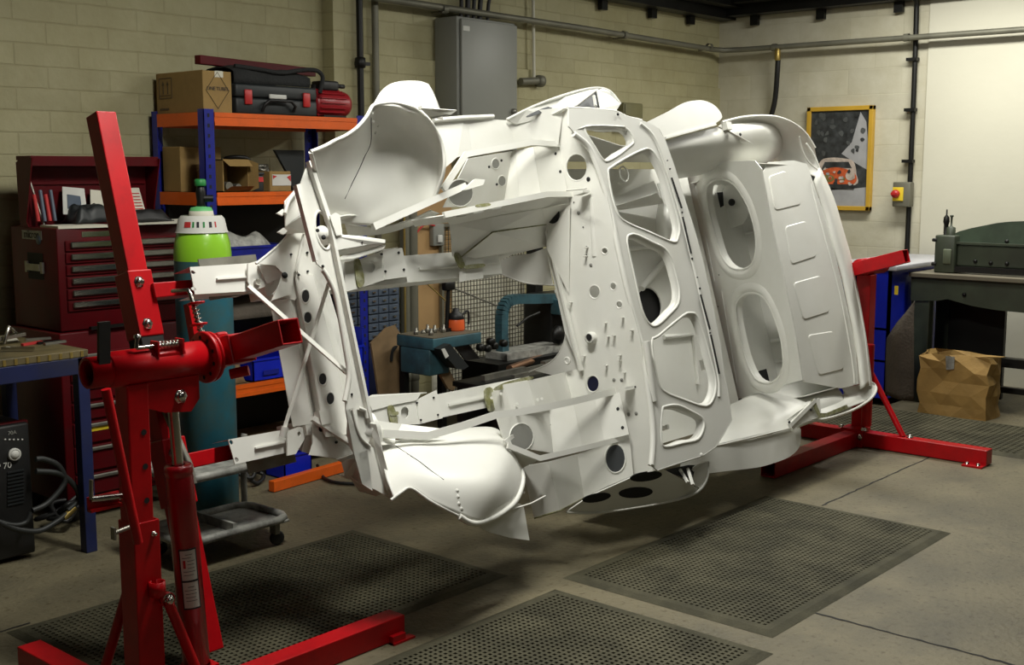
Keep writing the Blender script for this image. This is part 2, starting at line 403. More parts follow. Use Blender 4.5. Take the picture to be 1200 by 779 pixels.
# ================================================================== the setting
WB, WR = 5.6, 9.1           # back wall y, right wall x
CEIL = 3.3
MB().box(-3, WR + .3, -3.5, WB + .3, -0.15, 0).build('floor', M['floor'], kind='structure')
MB().box(-3, WR + .3, -3.5, WB + .3, CEIL, CEIL + .1).build('ceiling', M['ceil'], kind='structure')
w = MB().box(-3, WR + .3, WB, WB + .25, 0, CEIL)
w.box(-3, 3.68, WB - .012, WB, 0, CEIL)
w.box(4.70, 4.92, WB - .10, WB, 0, CEIL)
w.box(4.92, 9.1, WB - .02, WB, 0, 2.30)
w.build('wall_back', M['brick_back'], kind='structure')
MB().box(WR, WR + .25, 3.75, WB, 0, CEIL).build('wall_right', M['brick_right'], kind='structure')
MB().box(WR - .015, WR + .25, -3.5, 3.75, 0, CEIL).build('wall_right_panel', M['wall_plain'], kind='structure')
MB().box(-3.2, -3, -3.5, WB, 0, CEIL).build('wall_left', M['wall_dark'], kind='structure')
MB().box(-3, WR, -3.7, -3.5, 0, CEIL).build('wall_front', M['wall_dark'], kind='structure')
# dark steel channel and cable runs along the wall heads
b = MB(); b.box(5.5, WR, WB - .16, WB - .02, 2.86, 3.0); b.box(5.5, WR, WB - .30, WB - .18, 2.94, 3.04); b.box(WR - .16, WR - .02, 0.5, WB - .02, 2.88, 3.0); b.box(WR - .32, WR - .2, 0.5, WB - .2, 2.96, 3.04)
b.box(5.5, WR, WB - .34, WB, 3.06, 3.12); b.box(WR - .34, WR, 0.5, WB, 3.06, 3.12)
for k in range(12):
    x = 5.7 + k * .3; b.box(x, x + .03, WB - .32, WB - .005, 3.0, 3.06)
for x in (6.55, 7.35, 8.0, 8.55): b.box(x, x + .07, WB - .06, WB - .02, 2.79, 2.87)
for y in (5.2, 4.6, 3.95): b.box(WR - .06, WR - .02, y, y + .07, 2.80, 2.88)
b.build('trim_1', M['blackm'], kind='structure')
# floor joints: narrow dark grooves filled with dirt
def strip(pts, wd, mt, name):
    m = MB(); vs = []; 
    for i, (x, y) in enumerate(pts):
        a = pts[max(i - 1, 0)]; c = pts[min(i + 1, len(pts) - 1)]; d = Vector((c[0] - a[0], c[1] - a[1], 0)).normalized(); n = Vector((-d.y, d.x, 0)) * wd * random.uniform(.35, .65)
        vs += [Vector((x, y, 0.0015)) + n, Vector((x, y, 0.0015)) - n]
    m.add(vs, [(2 * i, 2 * i + 1, 2 * i + 3, 2 * i + 2) for i in range(len(pts) - 1)])
    return m.build(name, mt, kind='structure')
jx = [(3.885 + random.uniform(-.004, .004), 1.93 - k * .03) for k in range(70)]
strip(jx, .010, M['hole'], 'floor_joint')
strip([(5.2 + k * .03, 2.57 + random.uniform(-.003, .003)) for k in range(60)], .008, M['hole'], 'floor_crack')
strip([(1.2 + k * .03, 3.99 + random.uniform(-.003, .003)) for k in range(26)], .008, M['hole'], 'floor_crack_left')

# ---------------------------------------------------------------- rubber mats: real drainage grid of raised studs on a thin base
def rubber_mat(x0, x1, y0, y1, label, sp=0.023):
    root = thing('anti_fatigue_mat', label, 'floor mat', ((x0 + x1) / 2, (y0 + y1) / 2, 0), 'rubber drainage mats on the floor')
    e = .055
    m = MB(); m.box(x0 + .02, x1 - .02, y0 + .02, y1 - .02, 0.001, .006)
    m.build('base_sheet', M['hole'], root)
    m = MB()
    # bevelled border ramp
    o = [(x0, y0), (x1, y0), (x1, y1), (x0, y1)]; i_ = [(x0 + e, y0 + e), (x1 - e, y0 + e), (x1 - e, y1 - e), (x0 + e, y1 - e)]; mi = [(x0 + .03, y0 + .03), (x1 - .03, y0 + .03), (x1 - .03, y1 - .03), (x0 + .03, y1 - .03)]
    vs = [(x, y, .001) for x, y in o] + [(x, y, .012) for x, y in mi] + [(x, y, .013) for x, y in i_]
    m.add(vs, [(a + 4 * r, (a + 1) % 4 + 4 * r, (a + 1) % 4 + 4 * r + 4, a + 4 * r + 4) for r in range(2) for a in range(4)])
    m.build('bevelled_edge', M['rubber'], root)
    m = MB(); X0, X1, Y0, Y1 = x0 + e, x1 - e, y0 + e, y1 - e
    nx = int((X1 - X0) / sp); ny = int((Y1 - Y0) / sp); sx = (X1 - X0) / nx; sy = (Y1 - Y0) / ny; z = .013
    for i in range(nx):
        for j in range(ny):
            cx = X0 + (i + .5) * sx; cy = Y0 + (j + .5) * sy; h = sp * .26
            a, b_, c, d = (cx - sx / 2, cy - sy / 2), (cx + sx / 2, cy - sy / 2), (cx + sx / 2, cy + sy / 2), (cx - sx / 2, cy + sy / 2)
            q = [a, b_, c, d]; hq = [(cx - h, cy - h), (cx + h, cy - h), (cx + h, cy + h), (cx - h, cy + h)]
            vs = [(x, y, z) for x, y in q] + [(x, y, z) for x, y in hq] + [(x, y, .006) for x, y in hq]
            m.add(vs, [(0, 1, 5, 4), (1, 2, 6, 5), (2, 3, 7, 6), (3, 0, 4, 7), (4, 5, 9, 8), (5, 6, 10, 9), (6, 7, 11, 10), (7, 4, 8, 11)])
    m.build('drainage_grid', M['rubber'], root)
rubber_mat(3.57, 5.17, 1.93, 2.86, 'black rubber drainage mat right of centre, with a shadow across its far end')
rubber_mat(1.85, 3.45, 1.86, 2.80, 'black rubber drainage mat cut off by the bottom edge of the photo, nearest the camera')
rubber_mat(1.85, 3.45, 3.04, 3.97, 'black rubber drainage mat lying behind the front stand, under the wheel arches')
rubber_mat(6.80, 7.66, 2.16, 3.75, 'black rubber drainage mat by the paper sack and the green guillotine', .036)

# ---------------------------------------------------------------- pipes, conduits, cabinet on the walls
def tubething(name, label, cat, pts, r, m, extra=None, group=None):
    t = MB().tube(pts, r, 12); 
    if extra: extra(t)
    o = t.build(name, m); tag(o, label, cat, group); return o
zp = 2.62
pp = [(5.0, WB - .12, 2.625), (7.0, WB - .12, 2.62), (WR - .30, WB - .12, 2.60), (WR - .17, WB - .15, 2.60), (WR - .12, WB - .3, 2.60), (WR - .12, 3.6, 2.595), (WR - .12, 1.5, 2.59)]
tr = thing('compressed_air_pipe', 'long grey pipe running level along the back wall and round onto the right wall', 'pipe', (7, WB - .12, 2.6))
MB().tube(pp, .022, 12).build('pipe_run', M['pipe'], tr)
for (x, y) in ((5.6, WB), (7.55, WB), (8.75, WB)):
    MB().lathe([(.03, -.02), (.03, .02)], (x, y - .12, 2.615), (1, 0, 0), 12).box(x - .012, x + .012, y - .12, y - .02, 2.59, 2.60).build('pipe_bracket', M['pipe'], tr)
for y in (5.0, 3.88): MB().lathe([(.03, -.02), (.03, .02)], (WR - .12, y, 2.598), (0, 1, 0), 12).box(WR - .12, WR - .02, y - .01, y + .01, 2.59, 2.60).build('pipe_bracket', M['pipe'], tr)
# black drop hose on the right wall
tr = thing('air_hose', 'black hose hanging from a brass fitting on the pipe, above the shell tail', 'hose', (WR - .12, 4.97, 2.0))
MB().tube(smooth_loop([(WR - .11, 4.97, 2.50), (WR - .10, 4.98, 2.38), (WR - .06, 5.02, 2.15), (WR - .05, 5.10, 1.9)], 5, False), .022, 10).build('hose', M['black'], tr)
MB().lathe([(.02, 0), (.024, .01), (.024, .09), (.016, .1)], (WR - .12, 4.97, 2.49), (0, 0, 1), 12).build('fitting', M['brass'], tr)
# black conduit with clips + isolator
tr = thing('black_conduit', 'black cable conduit with clips dropping down the right wall to the isolator', 'conduit', (WR - .04, 3.84, 1.0))
MB().tube(smooth_loop([(WR - .2, 3.84, 2.93), (WR - .08, 3.84, 2.88), (WR - .04, 3.845, 2.75), (WR - .035, 3.84, 2.0), (WR - .035, 3.84, .25)], 5, False), .02, 10).build('tube', M['blackm'], tr)
for z in (2.44, 2.06, 1.67): MB().box(WR - .07, WR - .015, 3.815, 3.90, z - .012, z + .012).build('clip', M['blackm'], tr)
y0 = on_x(1047, 226, WR - .09).y; z0 = on_x(1055, 227, WR - .09).z
tr = thing('isolator_switch', 'small grey isolator box with a yellow plate and red rotary knob on the right wall', 'switch', (WR - .05, y0 - .05, z0))
MB().rbox(WR - .11, WR - .03, y0 - .14, y0, z0 - .10, z0 + .09, .008).build('housing', M['pipe'], tr)
MB().rbox(WR - .122, WR - .108, y0 - .09, y0 - .005, z0 - .055, z0 + .05, .004).build('yellow_plate', M['yellow'], tr)
MB().lathe([(0, -.04), (.026, -.04), (.032, -.02), (.032, 0)], (WR - .12, y0 - .035, z0), (1, 0, 0), 16).obox((WR - .155, y0 - .035, z0), (.02, 0, 0), (0, .05, 0), (0, 0, .014)).build('knob', M['redp'], tr)
# vertical conduits on back wall
tr = thing('black_wall_conduit', 'black vertical conduit with a coupling, left one beside the wall pier', 'conduit', (4.87, WB - .13, 1.0))
MB().tube([(4.87, WB - .14, CEIL), (4.87, WB - .14, .3)], .02, 10).build('tube', M['blackm'], tr)
MB().lathe([(.022, 0), (.032, .005), (.032, .06), (.022, .065)], (4.87, WB - .14, 2.2), (0, 0, 1), 12).box(4.86, 4.95, WB - .14, WB - .1, 2.22, 2.24).build('coupling', M['blackm'], tr)
tubething('grey_wall_conduit', 'grey vertical conduit on the back wall, between the black conduit and the cabinet', 'conduit', [(5.08, WB - .045, CEIL), (5.08, WB - .045, .3)], .022, M['pipe'])
# electrical cabinet
x0 = on_y(536, 20, WB - .24).x; x1 = on_y(606, 25, WB - .24).x; zt = on_y(545, 19, WB - .24).z
tr = thing('electrical_cabinet', 'tall grey steel electrical cabinet on the back wall with cables entering its top', 'cabinet', ((x0 + x1) / 2, WB - .12, 1.7))
xc = x0 + .015
MB().rbox(xc, x1, WB - .22, WB - .021, 1.72, zt, .006).build('body', M['grey'], tr)
MB().rbox(xc + .02, x1 - .004, WB - .245, WB - .222, 1.735, zt - .015, .006).build('door', M['grey'], tr)
MB().lathe([(0, -.03), (.016, -.028), (.02, 0)], (x1 - .05, WB - .245, 1.99), (0, 1, 0), 14).build('lock', M['dull'], tr)
mb = MB().box(xc + .03, xc + .09, WB - .248, WB - .244, zt - .09, zt - .06); mb.build('maker_plate', M['label'], tr)
for k, xx in enumerate((.08, .14, .2, .26, .34)):
    X = xc + .08 + xx
    tag(MB().tube(smooth_loop([(X, WB - .1, zt - .01), (X + .01, WB - .1, zt + .12), (X - .03 + .015 * k, WB - .12, zt + .3), (X + .02, WB - .1, CEIL)], 5, False), .017 if k % 2 else .013, 8).build('power_cable', M['black']), 'black cable rising out of the cabinet top to the ceiling', 'cable', 'black cables above the cabinet')
# small pipe with valve right of the cabinet
tr = thing('stub_pipe', 'thin cream vertical pipe ending in a capped elbow, right of the cabinet', 'pipe', (6.58, WB - .05, 2.2))
MB().tube([(6.56, WB - .045, CEIL), (6.58, WB - .045, 2.22)], .012, 8).build('tube', M['wall_plain'], tr)
MB().tube([(6.42, WB - .06, 2.21), (6.60, WB - .06, 2.225)], .026, 12).lathe([(.02, 0), (.042, .005), (.042, .05), (0, .055)], (6.60, WB - .06, 2.225), (1, 0, 0), 14).build('elbow', M['pipe'], tr)
zz = on_y(740, 130, WB - .1).z; xx = on_y(740, 130, WB - .1).x
tr = thing('junction_box', 'small olive junction box on the back wall behind the cowl panel', 'box', (xx, WB - .06, zz))
MB().rbox(xx - .13, xx + .12, WB - .12, WB - .021, zz - .13, zz + .06, .006).build('box_body', mat('olive_box', (.16, .15, .07), .5), tr)
MB().rbox(xx - .12, xx + .11, WB - .13, WB - .12, zz - .12, zz + .05, .004).build('lid', MATS['olive_box'], tr)

# ---------------------------------------------------------------- framed poster (generic rally picture)
X = WR - .035
c = [on_x(*q, X) for q in ((947, 126), (1026, 125), (1017, 247), (978, 246))]
yl, yr, zt_, zb_ = c[0].y, c[1].y + .01, c[0].z, c[2].z
tr = thing('framed_poster', 'yellow-framed picture of an old car in snow hanging on the right wall', 'picture', (X, (yl + yr) / 2, zb_))
fr = MB(); t_ = .035
fr.box(X - .02, X + .03, yr, yl, zt_ - t_, zt_); fr.box(X - .02, X + .03, yr, yl, zb_, zb_ + t_); fr.box(X - .02, X + .03, yr, yr + t_, zb_, zt_); fr.box(X - .02, X + .03, yl - t_, yl, zb_, zt_)
fr.build('frame', M['frame'], tr, bevel=.004)
def yz(u, v, d=0.0): return Vector((X - .002 - d, yl - t_ - u * (yl - yr - 2 * t_), zt_ - t_ - v * (zt_ - zb_ - 2 * t_)))
pm = [mat('print_dark', (.035, .038, .04), .5, var=.7, vs=14), mat('print_snow', (.36, .36, .37), .5, var=.12, vs=10), mat('print_orange', (.55, .10, .03), .5, var=.3, vs=25), mat('print_pale', (.5, .42, .36), .5, var=.3, vs=22), mat('print_olive', (.25, .2, .06), .5, var=.3), mat('print_charcoal', (.075, .08, .08), .5, var=.4)]
pr_ = MB(); pr_.plate([yz(0, 0), yz(1, 0), yz(1, 1), yz(0, 1)], (), .004)
pr_.use(1).plate([yz(0, .80, .003), yz(.3, .84, .003), yz(.7, .82, .003), yz(1, .80, .003), yz(1, 1, .003), yz(0, 1, .003)], (), .001)
pr_.plate([yz(.55, .45, .003), yz(.72, .33, .003), yz(.85, .02, .003), yz(.95, .12, .003), yz(1, .35, .003), yz(1, .62, .003), yz(.8, .55, .003)], (), .001)
pr_.use(3).plate([yz(*q, .005) for q in smooth_loop([(.12, .66), (.2, .52), (.38, .49), (.6, .5), (.76, .53), (.82, .66), (.8, .78), (.15, .78)], 4)], (), .001)
pr_.use(0).plate([yz(*q, .007) for q in [(.22, .60), (.27, .535), (.68, .535), (.74, .60)]], (), .001)
pr_.use(2).plate([yz(*q, .009) for q in smooth_loop([(.14, .66), (.35, .60), (.58, .60), (.8, .66), (.8, .76), (.5, .79), (.16, .76)], 4)], (), .001)
pr_.use(4).plate([yz(*q, .011) for q in ell(.33, .71, .12, .04)], (), .001)
pr_.use(3).plate([yz(*q, .011) for q in ell(.72, .68, .08, .05)], (), .001); pr_.plate([yz(*q, .011) for q in ell(.18, .67, .05, .035)], (), .001)
pr_.use(0).plate([yz(.25, .77, .011), yz(.78, .77, .011), yz(.8, .82, .011), yz(.3, .81, .011)], (), .001)
rr = random.Random(5)
for k in range(26):
    u, v = rr.uniform(.05, .95), rr.uniform(.04, .45); pr_.use(rr.choice((0, 5, 0, 5))); pr_.plate([yz(*q, .0045 + k * .0001) for q in smooth_loop([(min(.98, max(.02, u + rr.uniform(.015, .06) * math.cos(a))), v + rr.uniform(.01, .04) * math.sin(a)) for a in [2 * PI * i / 5 for i in range(5)]], 3)], (), .0004)
for k in range(22):
    u, v = rr.uniform(.2, .78), rr.uniform(.60, .77); pr_.use(rr.choice((0, 3, 2, 4, 3, 1))); pr_.plate([yz(*q, .0125 + k * .0001) for q in smooth_loop([(u + rr.uniform(.015, .05) * math.cos(a), v + rr.uniform(.008, .025) * math.sin(a)) for a in [2 * PI * i / 5 for i in range(5)]], 3)], (), .0004)
pr_.build('picture_print', pm, tr)
# ================================================================== the body shell, rolled on its side on the rotisserie
from mathutils.bvhtree import BVHTree
car = thing('car_body_shell', 'stripped car body shell in pale primer, rolled on its side between the two red stands', 'car body', (2.3, 3.03, 0))
WH = M['white']
def V(p, d=0.0):
    if len(p) == 2: return cp(p[0], p[1], 't', d) if not isinstance(d, str) else cp(p[0], p[1], d[0], float(d[1:]))
    if len(p) == 3: return cp(p[0], p[1], 't', p[2])
    return cp(p[0], p[1], p[2], p[3])
def Q(ps, d=0.0): return [V(p, d) for p in ps]
def facets(mb, lines, thick=.004):
    """folded sheet: each line = (top pixel+depth, bottom pixel+depth); every panel is kept flat. returns the 3D lines"""
    if not isinstance(lines[0][0], Vector):
        out = [(V(lines[0][0]), V(lines[0][1]))]
        for a, b in lines[1:]:
            a0, b0 = out[-1]; A = V(a); n = (b0 - a0).cross(A - a0).normalized(); out.append((A, hit(b[0], b[1], n, a0)))
        lines = out
    for a, b in zip(lines, lines[1:]): mb.plate([a[0], b[0], b[1], a[1]], (), thick)
    return lines
def holes_dark(mb, pts, d, r=.006):
    for p in pts:
        c = V(p[:2], d) if len(p) < 4 else V(p[:2], p[3]); n = (XV * .5 - TV * 0) if isinstance(d, str) and d[0] == 'x' else TV
        ax = Vector((-1, 0, 0)) if isinstance(d, str) and d[0] == 'x' else Vector(TV.tolist())
        rr = p[2] if len(p) > 2 else r
        mb.lathe([(0, .0035), (rr, .0035), (rr, -.002)], c, ax, 12)

def on_quad(quad, px, py, off=.004):
    a, b, c = quad[0], quad[1], quad[2]; n = (b - a).cross(c - a).normalized(); p = hit(px, py, n, a); d = Vector(ray(px, py).tolist()).normalized(); return p - d * off
# --- chassis legs
def leg(w0, w1, xs, xe, pts_end, rib, holes, cl):
    o = MB()
    t0, t1 = -.38, -.28
    def rb(x0, x1, wa, wb, ta, tb, m=o): m.add([P(x, w, t) for x in (x0, x1) for w in (wa, wb) for t in (ta, tb)], [(0, 1, 3, 2), (4, 6, 7, 5), (0, 4, 5, 1), (2, 3, 7, 6), (0, 2, 6, 4), (1, 5, 7, 3)])
    rb(2.55, xe, w0 + .012, w1 - .006, t0, t1 - .004)
    o.plate(Q(pts_end, t1), [[V(h, t1) for h in ell(*e)] for e in holes], .004)
    e3 = [loc3(V(p, t1)) for p in pts_end]
    o.add([P(x, w, t) for (x, w, t) in e3] + [P(x, w, t - .10) for (x, w, t) in e3], [(0, 1, 5, 4), (2, 3, 7, 6), (1, 2, 6, 5)])
    a, b = V(rib[0], t1 + .006), V(rib[1], t1 + .006); o.bar(a, b, .006, .010, TV)
    rb(3.3, xe - .02, (w0 + w1) / 2 - .006, (w0 + w1) / 2 + .004, t1 - .006, t1 + .004)
    return o.build('chassis_leg', WH, car)
legU = leg(.205, .33, 2.3, 3.78, [(222, 313), (292, 308.5), (296, 341), (228, 345)], [(254, 327), (296, 324)], [(225.6, 319, 3, 1.8, 20, 10), (226.6, 338.5, 3, 1.8, 20, 10)], 1)
legL = leg(-.335, -.225, 2.3, 3.75, [(267, 515), (340, 502), (350, 527), (275, 544)], [(299, 525), (338, 517)], [(270.5, 518, 3, 2, 60, 10), (277, 538.5, 3, 2, 60, 10)], 1)
# doubler plates and boxed brackets on the legs
o = MB()
o.plate(Q([(448, 294), (471, 291), (478, 324), (450, 328)], -.268), (), .006); o.plate(Q([(448, 294), (450, 328), (424, 337), (423, 303)], -.27), [[V(h, -.27) for h in ell(434, 313, 5, 7)]], .004)
o.plate([V((404, 307), -.27), V((423, 303), -.27), V((425, 337), -.27), V((404, 342), -.27)], (), .004)
o.plate(Q([(448, 294, -.268), (471, 291, -.268), (466, 290, -.33), (444, 293, -.33)]), (), .003)
facets(o, [((538, 303, -.26), (538, 331, -.26)), ((545, 300, -.25), (545, 329)), ((566, 306, -.25), (566, 326))])
o.build('leg_bracket', WH, car)
o = MB(); holes_dark(o, [(447, 298), (467, 296), (451.5, 318), (473, 316)], -.264, .005); o.plate([V(h, -.30) for h in ell(434, 313, 7, 9)], (), .002); o.build('bolt_hole', M['hole'], car)
o = MB()
o.plate(Q([(487, 469), (511, 457), (518, 490), (491, 497)], -.268), (), .006)
o.plate(Q([(435, 480), (487, 469), (491, 497), (445, 499)], -.27), [[V(h, -.27) for h in ell(474, 483.5, 4.6, 7)]], .004)
o.plate(Q([(430, 466, -.27), (493, 461, -.27), (500, 460, -.30), (436, 463, -.34)]), (), .004)
o.plate(Q([(430, 466), (493, 461), (488, 469), (462, 474), (436, 481)], -.265), (), .004)
o.build('leg_bracket', WH, car)
o = MB(); holes_dark(o, [(488.5, 472), (508, 466), (493, 492), (513, 486)], -.264, .004); o.plate([V(h, -.30) for h in ell(474, 483.5, 7, 9)], (), .002); o.build('bolt_hole', M['hole'], car)
# sealer patches
o = MB()
for pts, d in (([(415, 306), (421, 304), (427, 330), (419, 336)], -.262), ([(532, 298), (538, 297), (545, 312), (538, 313)], -.245), ([(545, 311), (566, 309), (566, 313), (546, 315)], -.235), ([(454, 478), (461, 476), (466, 496), (459, 498)], -.262), ([(457, 484), (466, 482), (466, 486), (458, 487)], -.260), ([(567, 458), (577, 455), (580, 478), (572, 481)], -.262),
               ([(579, 455), (592, 448), (620, 441), (622, 445), (585, 457)], -.205), ([(558, 240), (572, 238), (574, 241), (560, 243)], -.04)):
    o.plate(Q(smooth_loop(pts, 3), d), (), .004)
o.build('seam_sealer', M['sealer'], car)
# front mounting clamps between leg ends and crossmember
o = MB()
o.plate(Q([(290, 309), (300, 306), (312, 312), (330, 318), (331, 326), (318, 333), (296, 341), (290, 330)], -.262), [[V(h, -.262) for h in ell(307, 322, 1.6, 1.6, 0, 8)]], .006)
o.plate(Q([(302, 311, -.255), (314, 304, -.245), (326, 312, -.235), (331, 324, -.24), (312, 332, -.26)]), (), .02)
o.lathe([(.012, .012), (.012, 0)], V((300, 331), -.26), TV, 8).lathe([(0, .006), (.012, .006), (.012, 0)], V((317, 330), -.26), TV, 8)
o.plate(Q([(336, 505), (350, 500), (362, 502), (358, 512), (346, 532), (336, 534)], -.255), [[V(h, -.255) for h in ell(350, 508, 2, 2.6, 0, 10)]], .006)
o.plate(Q([(357, 506, -.25), (377, 503, -.24), (379, 518, -.26), (366, 532, -.28), (352, 528, -.28)]), (), .02)
o.obox(V((364, 503), -.25), XV * .06, WV * .035, TV * .03)
o.build('mounting_clamp', WH, car)
# steel straps running under the end plates
o = MB()
o.bar(V((233, 309), -.34), V((300, 303), -.34), .03, .006, TV); o.bar(V((245, 347), -.34), V((300, 338), -.34), .03, .006, TV); o.bar(V((290, 547), -.34), V((345, 533), -.34), .05, .006, TV)
o.build('rail_edge', M['dull'], car)

# --- front crossmember (pressed channel) with towers
o = MB()
CM = [((316, 352, -.26), (343, 500, -.26)), ((339, 350, -.24), (366, 496, 0)), ((345, 345, -.262), (371, 495, 0)), ((346, 322, -.225), (382, 512, 0)), ((367, 322, -.215), (414, 508, 0)), ((373, 326, -.25), (423, 500, 0)), ((382, 330, -.252), (432, 496, 0))]
CMv = facets(o, CM); o.build('front_crossmember', WH, car)
o = MB(); cq = [CMv[3][0], CMv[4][0], CMv[3][1]]
for q in ((358, 347, 4.2, 7), (360.5, 372, 4.2, 6.2), (378, 444, 4.2, 6.4), (387, 467, 4.2, 6.6)): o.plate([on_quad(cq, x, y, .003) for x, y in ell(*q)], (), .002)
o.build('lightening_hole', M['hole'], car)
o = MB(); a = [[on_quad(cq, x, y, .003) for x, y in ell(*q)] for q in ((358, 347, 5, 8), (360.5, 372, 5, 7.2), (378, 444, 5, 7.4), (387, 467, 5, 7.6))]
for l in a: o.tube(l, .0025, 6, closed=True)
o.build('hole_flange', WH, car)
# upper tower gusset
o = MB()
gp = smooth_loop([(300, 309), (314, 298), (328, 286), (336, 277)], 4, False) + [(341, 272), (356, 272), (363, 292), (372, 318), (382, 345), (371, 352), (348, 318), (344, 322), (340, 345), (318, 352), (328, 330), (331, 320), (322, 311)]
o.plate(Q(gp, -.222), (), .005); o.plate(Q([(318, 345), (345, 318), (352, 345), (345, 352)], -.24), (), .004)
o.bar(V((346, 318), -.21), V((356, 272), -.21), .006, .008, TV)
o.tube(Q(smooth_loop([(300, 309), (314, 298), (328, 286), (338, 275)], 5, False), -.222), .005, 6)
o.build('tower_gusset', WH, car)
o = MB(); holes_dark(o, [(333.5, 322.5, .011), (341, 298, .004), (360, 296, .004), (350, 322, .004), (360.5, 318, .004)], -.217); 
holes_dark(o, [(376.5, 502.5, .010), (391, 492, .005), (394, 518, .005), (402, 488, .004)], -.217); o.build('bolt_hole', M['hole'], car)
# lower tower gusset
o = MB()
o.plate(Q([(366, 492), (384, 482), (402, 478), (412, 505), (416, 533), (398, 538), (372, 534), (362, 533), (366, 520)], -.222), (), .005)
o.bar(V((366, 490), -.205), V((412, 520), -.18), .018, .018, TV)
o.obox(V((379, 489), -.2), XV * .05, WV * .05, TV * .03)
o.build('tower_gusset', WH, car)
o = MB()
o.plate(Q([(394, 538, -.20), (416, 531, -.18), (420, 535, -.18), (399, 541, -.20)]), (), .008)
o.plate(Q([(400, 541, -.20), (420, 535, -.16), (426, 568, -.16), (412, 562, -.2), (404, 556, -.2)]), (), .004)
o.plate(Q([(408, 556, -.2), (426, 568, -.16), (449, 577, -.10), (441, 581, -.2), (421, 575, -.26)]), (), .004)
o.plate(Q([(396, 556, -.2), (408, 557, -.2), (410, 562, -.22)]), (), .004)
o.build('bumper_bracket', WH, car)
# upper bumper bracket
o = MB()
o.plate(Q([(333, 236), (347, 220), (353, 240), (355, 250), (334, 265)], -.16), (), .004)
o.plate(Q([(334, 265, -.16), (355, 251, -.16), (358, 272, -.2), (334, 274, -.22)]), (), .004)
o.tube(Q([(334, 250), (338, 236), (345, 226), (348, 222)], -.14), .007, 8)
for p in ((331, 249), (332, 271)): o.plate(Q([(p[0] - 7, p[1] + 1), (p[0], p[1] - 4), (p[0] + 4, p[1]), (p[0], p[1] + 4)], -.15), (), .008)
o.build('bumper_bracket', WH, car)
# cross braces
o = MB()
o.bar(V((291, 335), -.2), V((408, 438), -.06), .015, .008, TV); o.build('cross_brace', WH, car)
o = MB(); o.bar(V((388, 322), -.09), V((332, 506), -.22), .011, .007, TV); o.tube([V((334, 500), -.21), V((331, 512), -.22)], .012, 8); o.build('cross_brace', WH, car)

# --- radiator surround
o = MB(); D = -.04
left = [(346, 217), (355, 258), (361, 281), (366, 298), (371, 309), (378, 315)]
inner = smooth_loop([(378, 316), (384, 325), (393, 345), (399, 375), (405, 410), (409, 440), (404, 462)], 3, False) + [(405, 481), (414, 530), (424, 567)]
right = [(436, 575), (430, 525), (436, 500), (434, 494), (425, 453), (417, 407), (409, 370), (401, 333), (393, 300), (386, 262), (376, 235), (368, 206), (361, 190), (356, 203), (352, 215)]
o.plate(Q(left + inner + right, D), [[V(h, D) for h in ell(378, 270, 8.5, 23, -12, 24)]], .005, lip=.006)
o.build('radiator_surround', WH, car)
o = MB()   # raised edge flanges
o.bar(V((362, 189), D + .012), V((386, 262), D + .012), .016, .02, TV); o.bar(V((386, 262), D + .015), V((434, 495), D + .012), .012, .02, TV)
o.tube(Q(smooth_loop([(378, 316), (384, 325), (393, 345), (399, 375), (405, 410), (409, 440), (404, 470)], 4, False), D), .009, 8)
o.bar(V((347, 217), D + .01), V((370, 306), D + .01), .012, .02, TV)
o.build('surround_flange', WH, car)
o = MB()
fl = [((434, 496), (441, 497)), ((437, 512), (445, 512)), ((441, 527), (448, 527)), ((448, 555), (455, 553)), ((453, 574), (460, 570)), ((457, 587), (468, 577))]
for a, b in zip(fl, fl[1:]): o.plate([V(a[0], D + .01), V(b[0], D + .01), V(b[1], D + .03), V(a[1], D + .03)], (), .004)
o.plate(Q([(424, 567), (414, 530), (405, 481), (413, 478), (418, 495), (424, 512), (434, 523), (441, 527), (448, 555), (456, 583), (440, 574)], D), (), .005)
o.tube(Q(smooth_loop([(413, 480), (418, 500), (424, 514), (434, 523)], 4, False), D + .006), .005, 6)
o.build('surround_corner', WH, car)
o = MB(); holes_dark(o, [(378, 312, .005), (412, 462, .004), (456, 572, .003)], D + .003); o.build('bolt_hole', M['hole'], car)
# headlamp / bonnet bracket in the upper opening
o = MB()
o.lathe([(0, .012), (.022, .012), (.028, 0), (.032, -.04)], V((377, 273), -.05), (-.6, -.6, .4), 18)
o.plate(Q([(386, 253), (393, 249), (398, 252), (401, 275), (394, 276)], -.01), (), .004)
o.plate(Q([(391, 277, -.02), (400, 275, -.02), (424, 277, .0), (451, 281, .02), (451, 285, .02), (430, 287, 0), (395, 293, -.02)]), (), .006)
o.plate(Q([(395, 293, -.02), (430, 287, 0), (451, 285, .02), (420, 295, -.03), (397, 299, -.05)]), (), .004)
o.plate(Q([(392, 306, -.22), (416, 303, -.22), (450, 292, -.22), (452, 287, -.26), (404, 298, -.26)]), (), .004)
o.build('bonnet_bracket', WH, car)
o = MB(); holes_dark(o, [(372, 270, .006), (379, 278, .008), (424, 284, .003)], .0); o.build('bolt_hole', M['hole'], car)
# lower stay behind the surround
o = MB()
o.plate(Q([(434, 492, -.1), (470, 497, -.14), (522, 503, -.12), (500, 512, -.10), (463, 513, -.12), (462, 520, -.1), (441, 522, -.06)]), (), .005)
o.lathe([(0, .0), (.05, .0), (.06, -.05), (.06, -.12)], V((424, 494), -.06), (-.5, -.4, .7), 18)
o.tube(Q([(420, 478), (428, 481), (430, 490)], -.03), .007, 8)
o.build('lower_stay', WH, car)

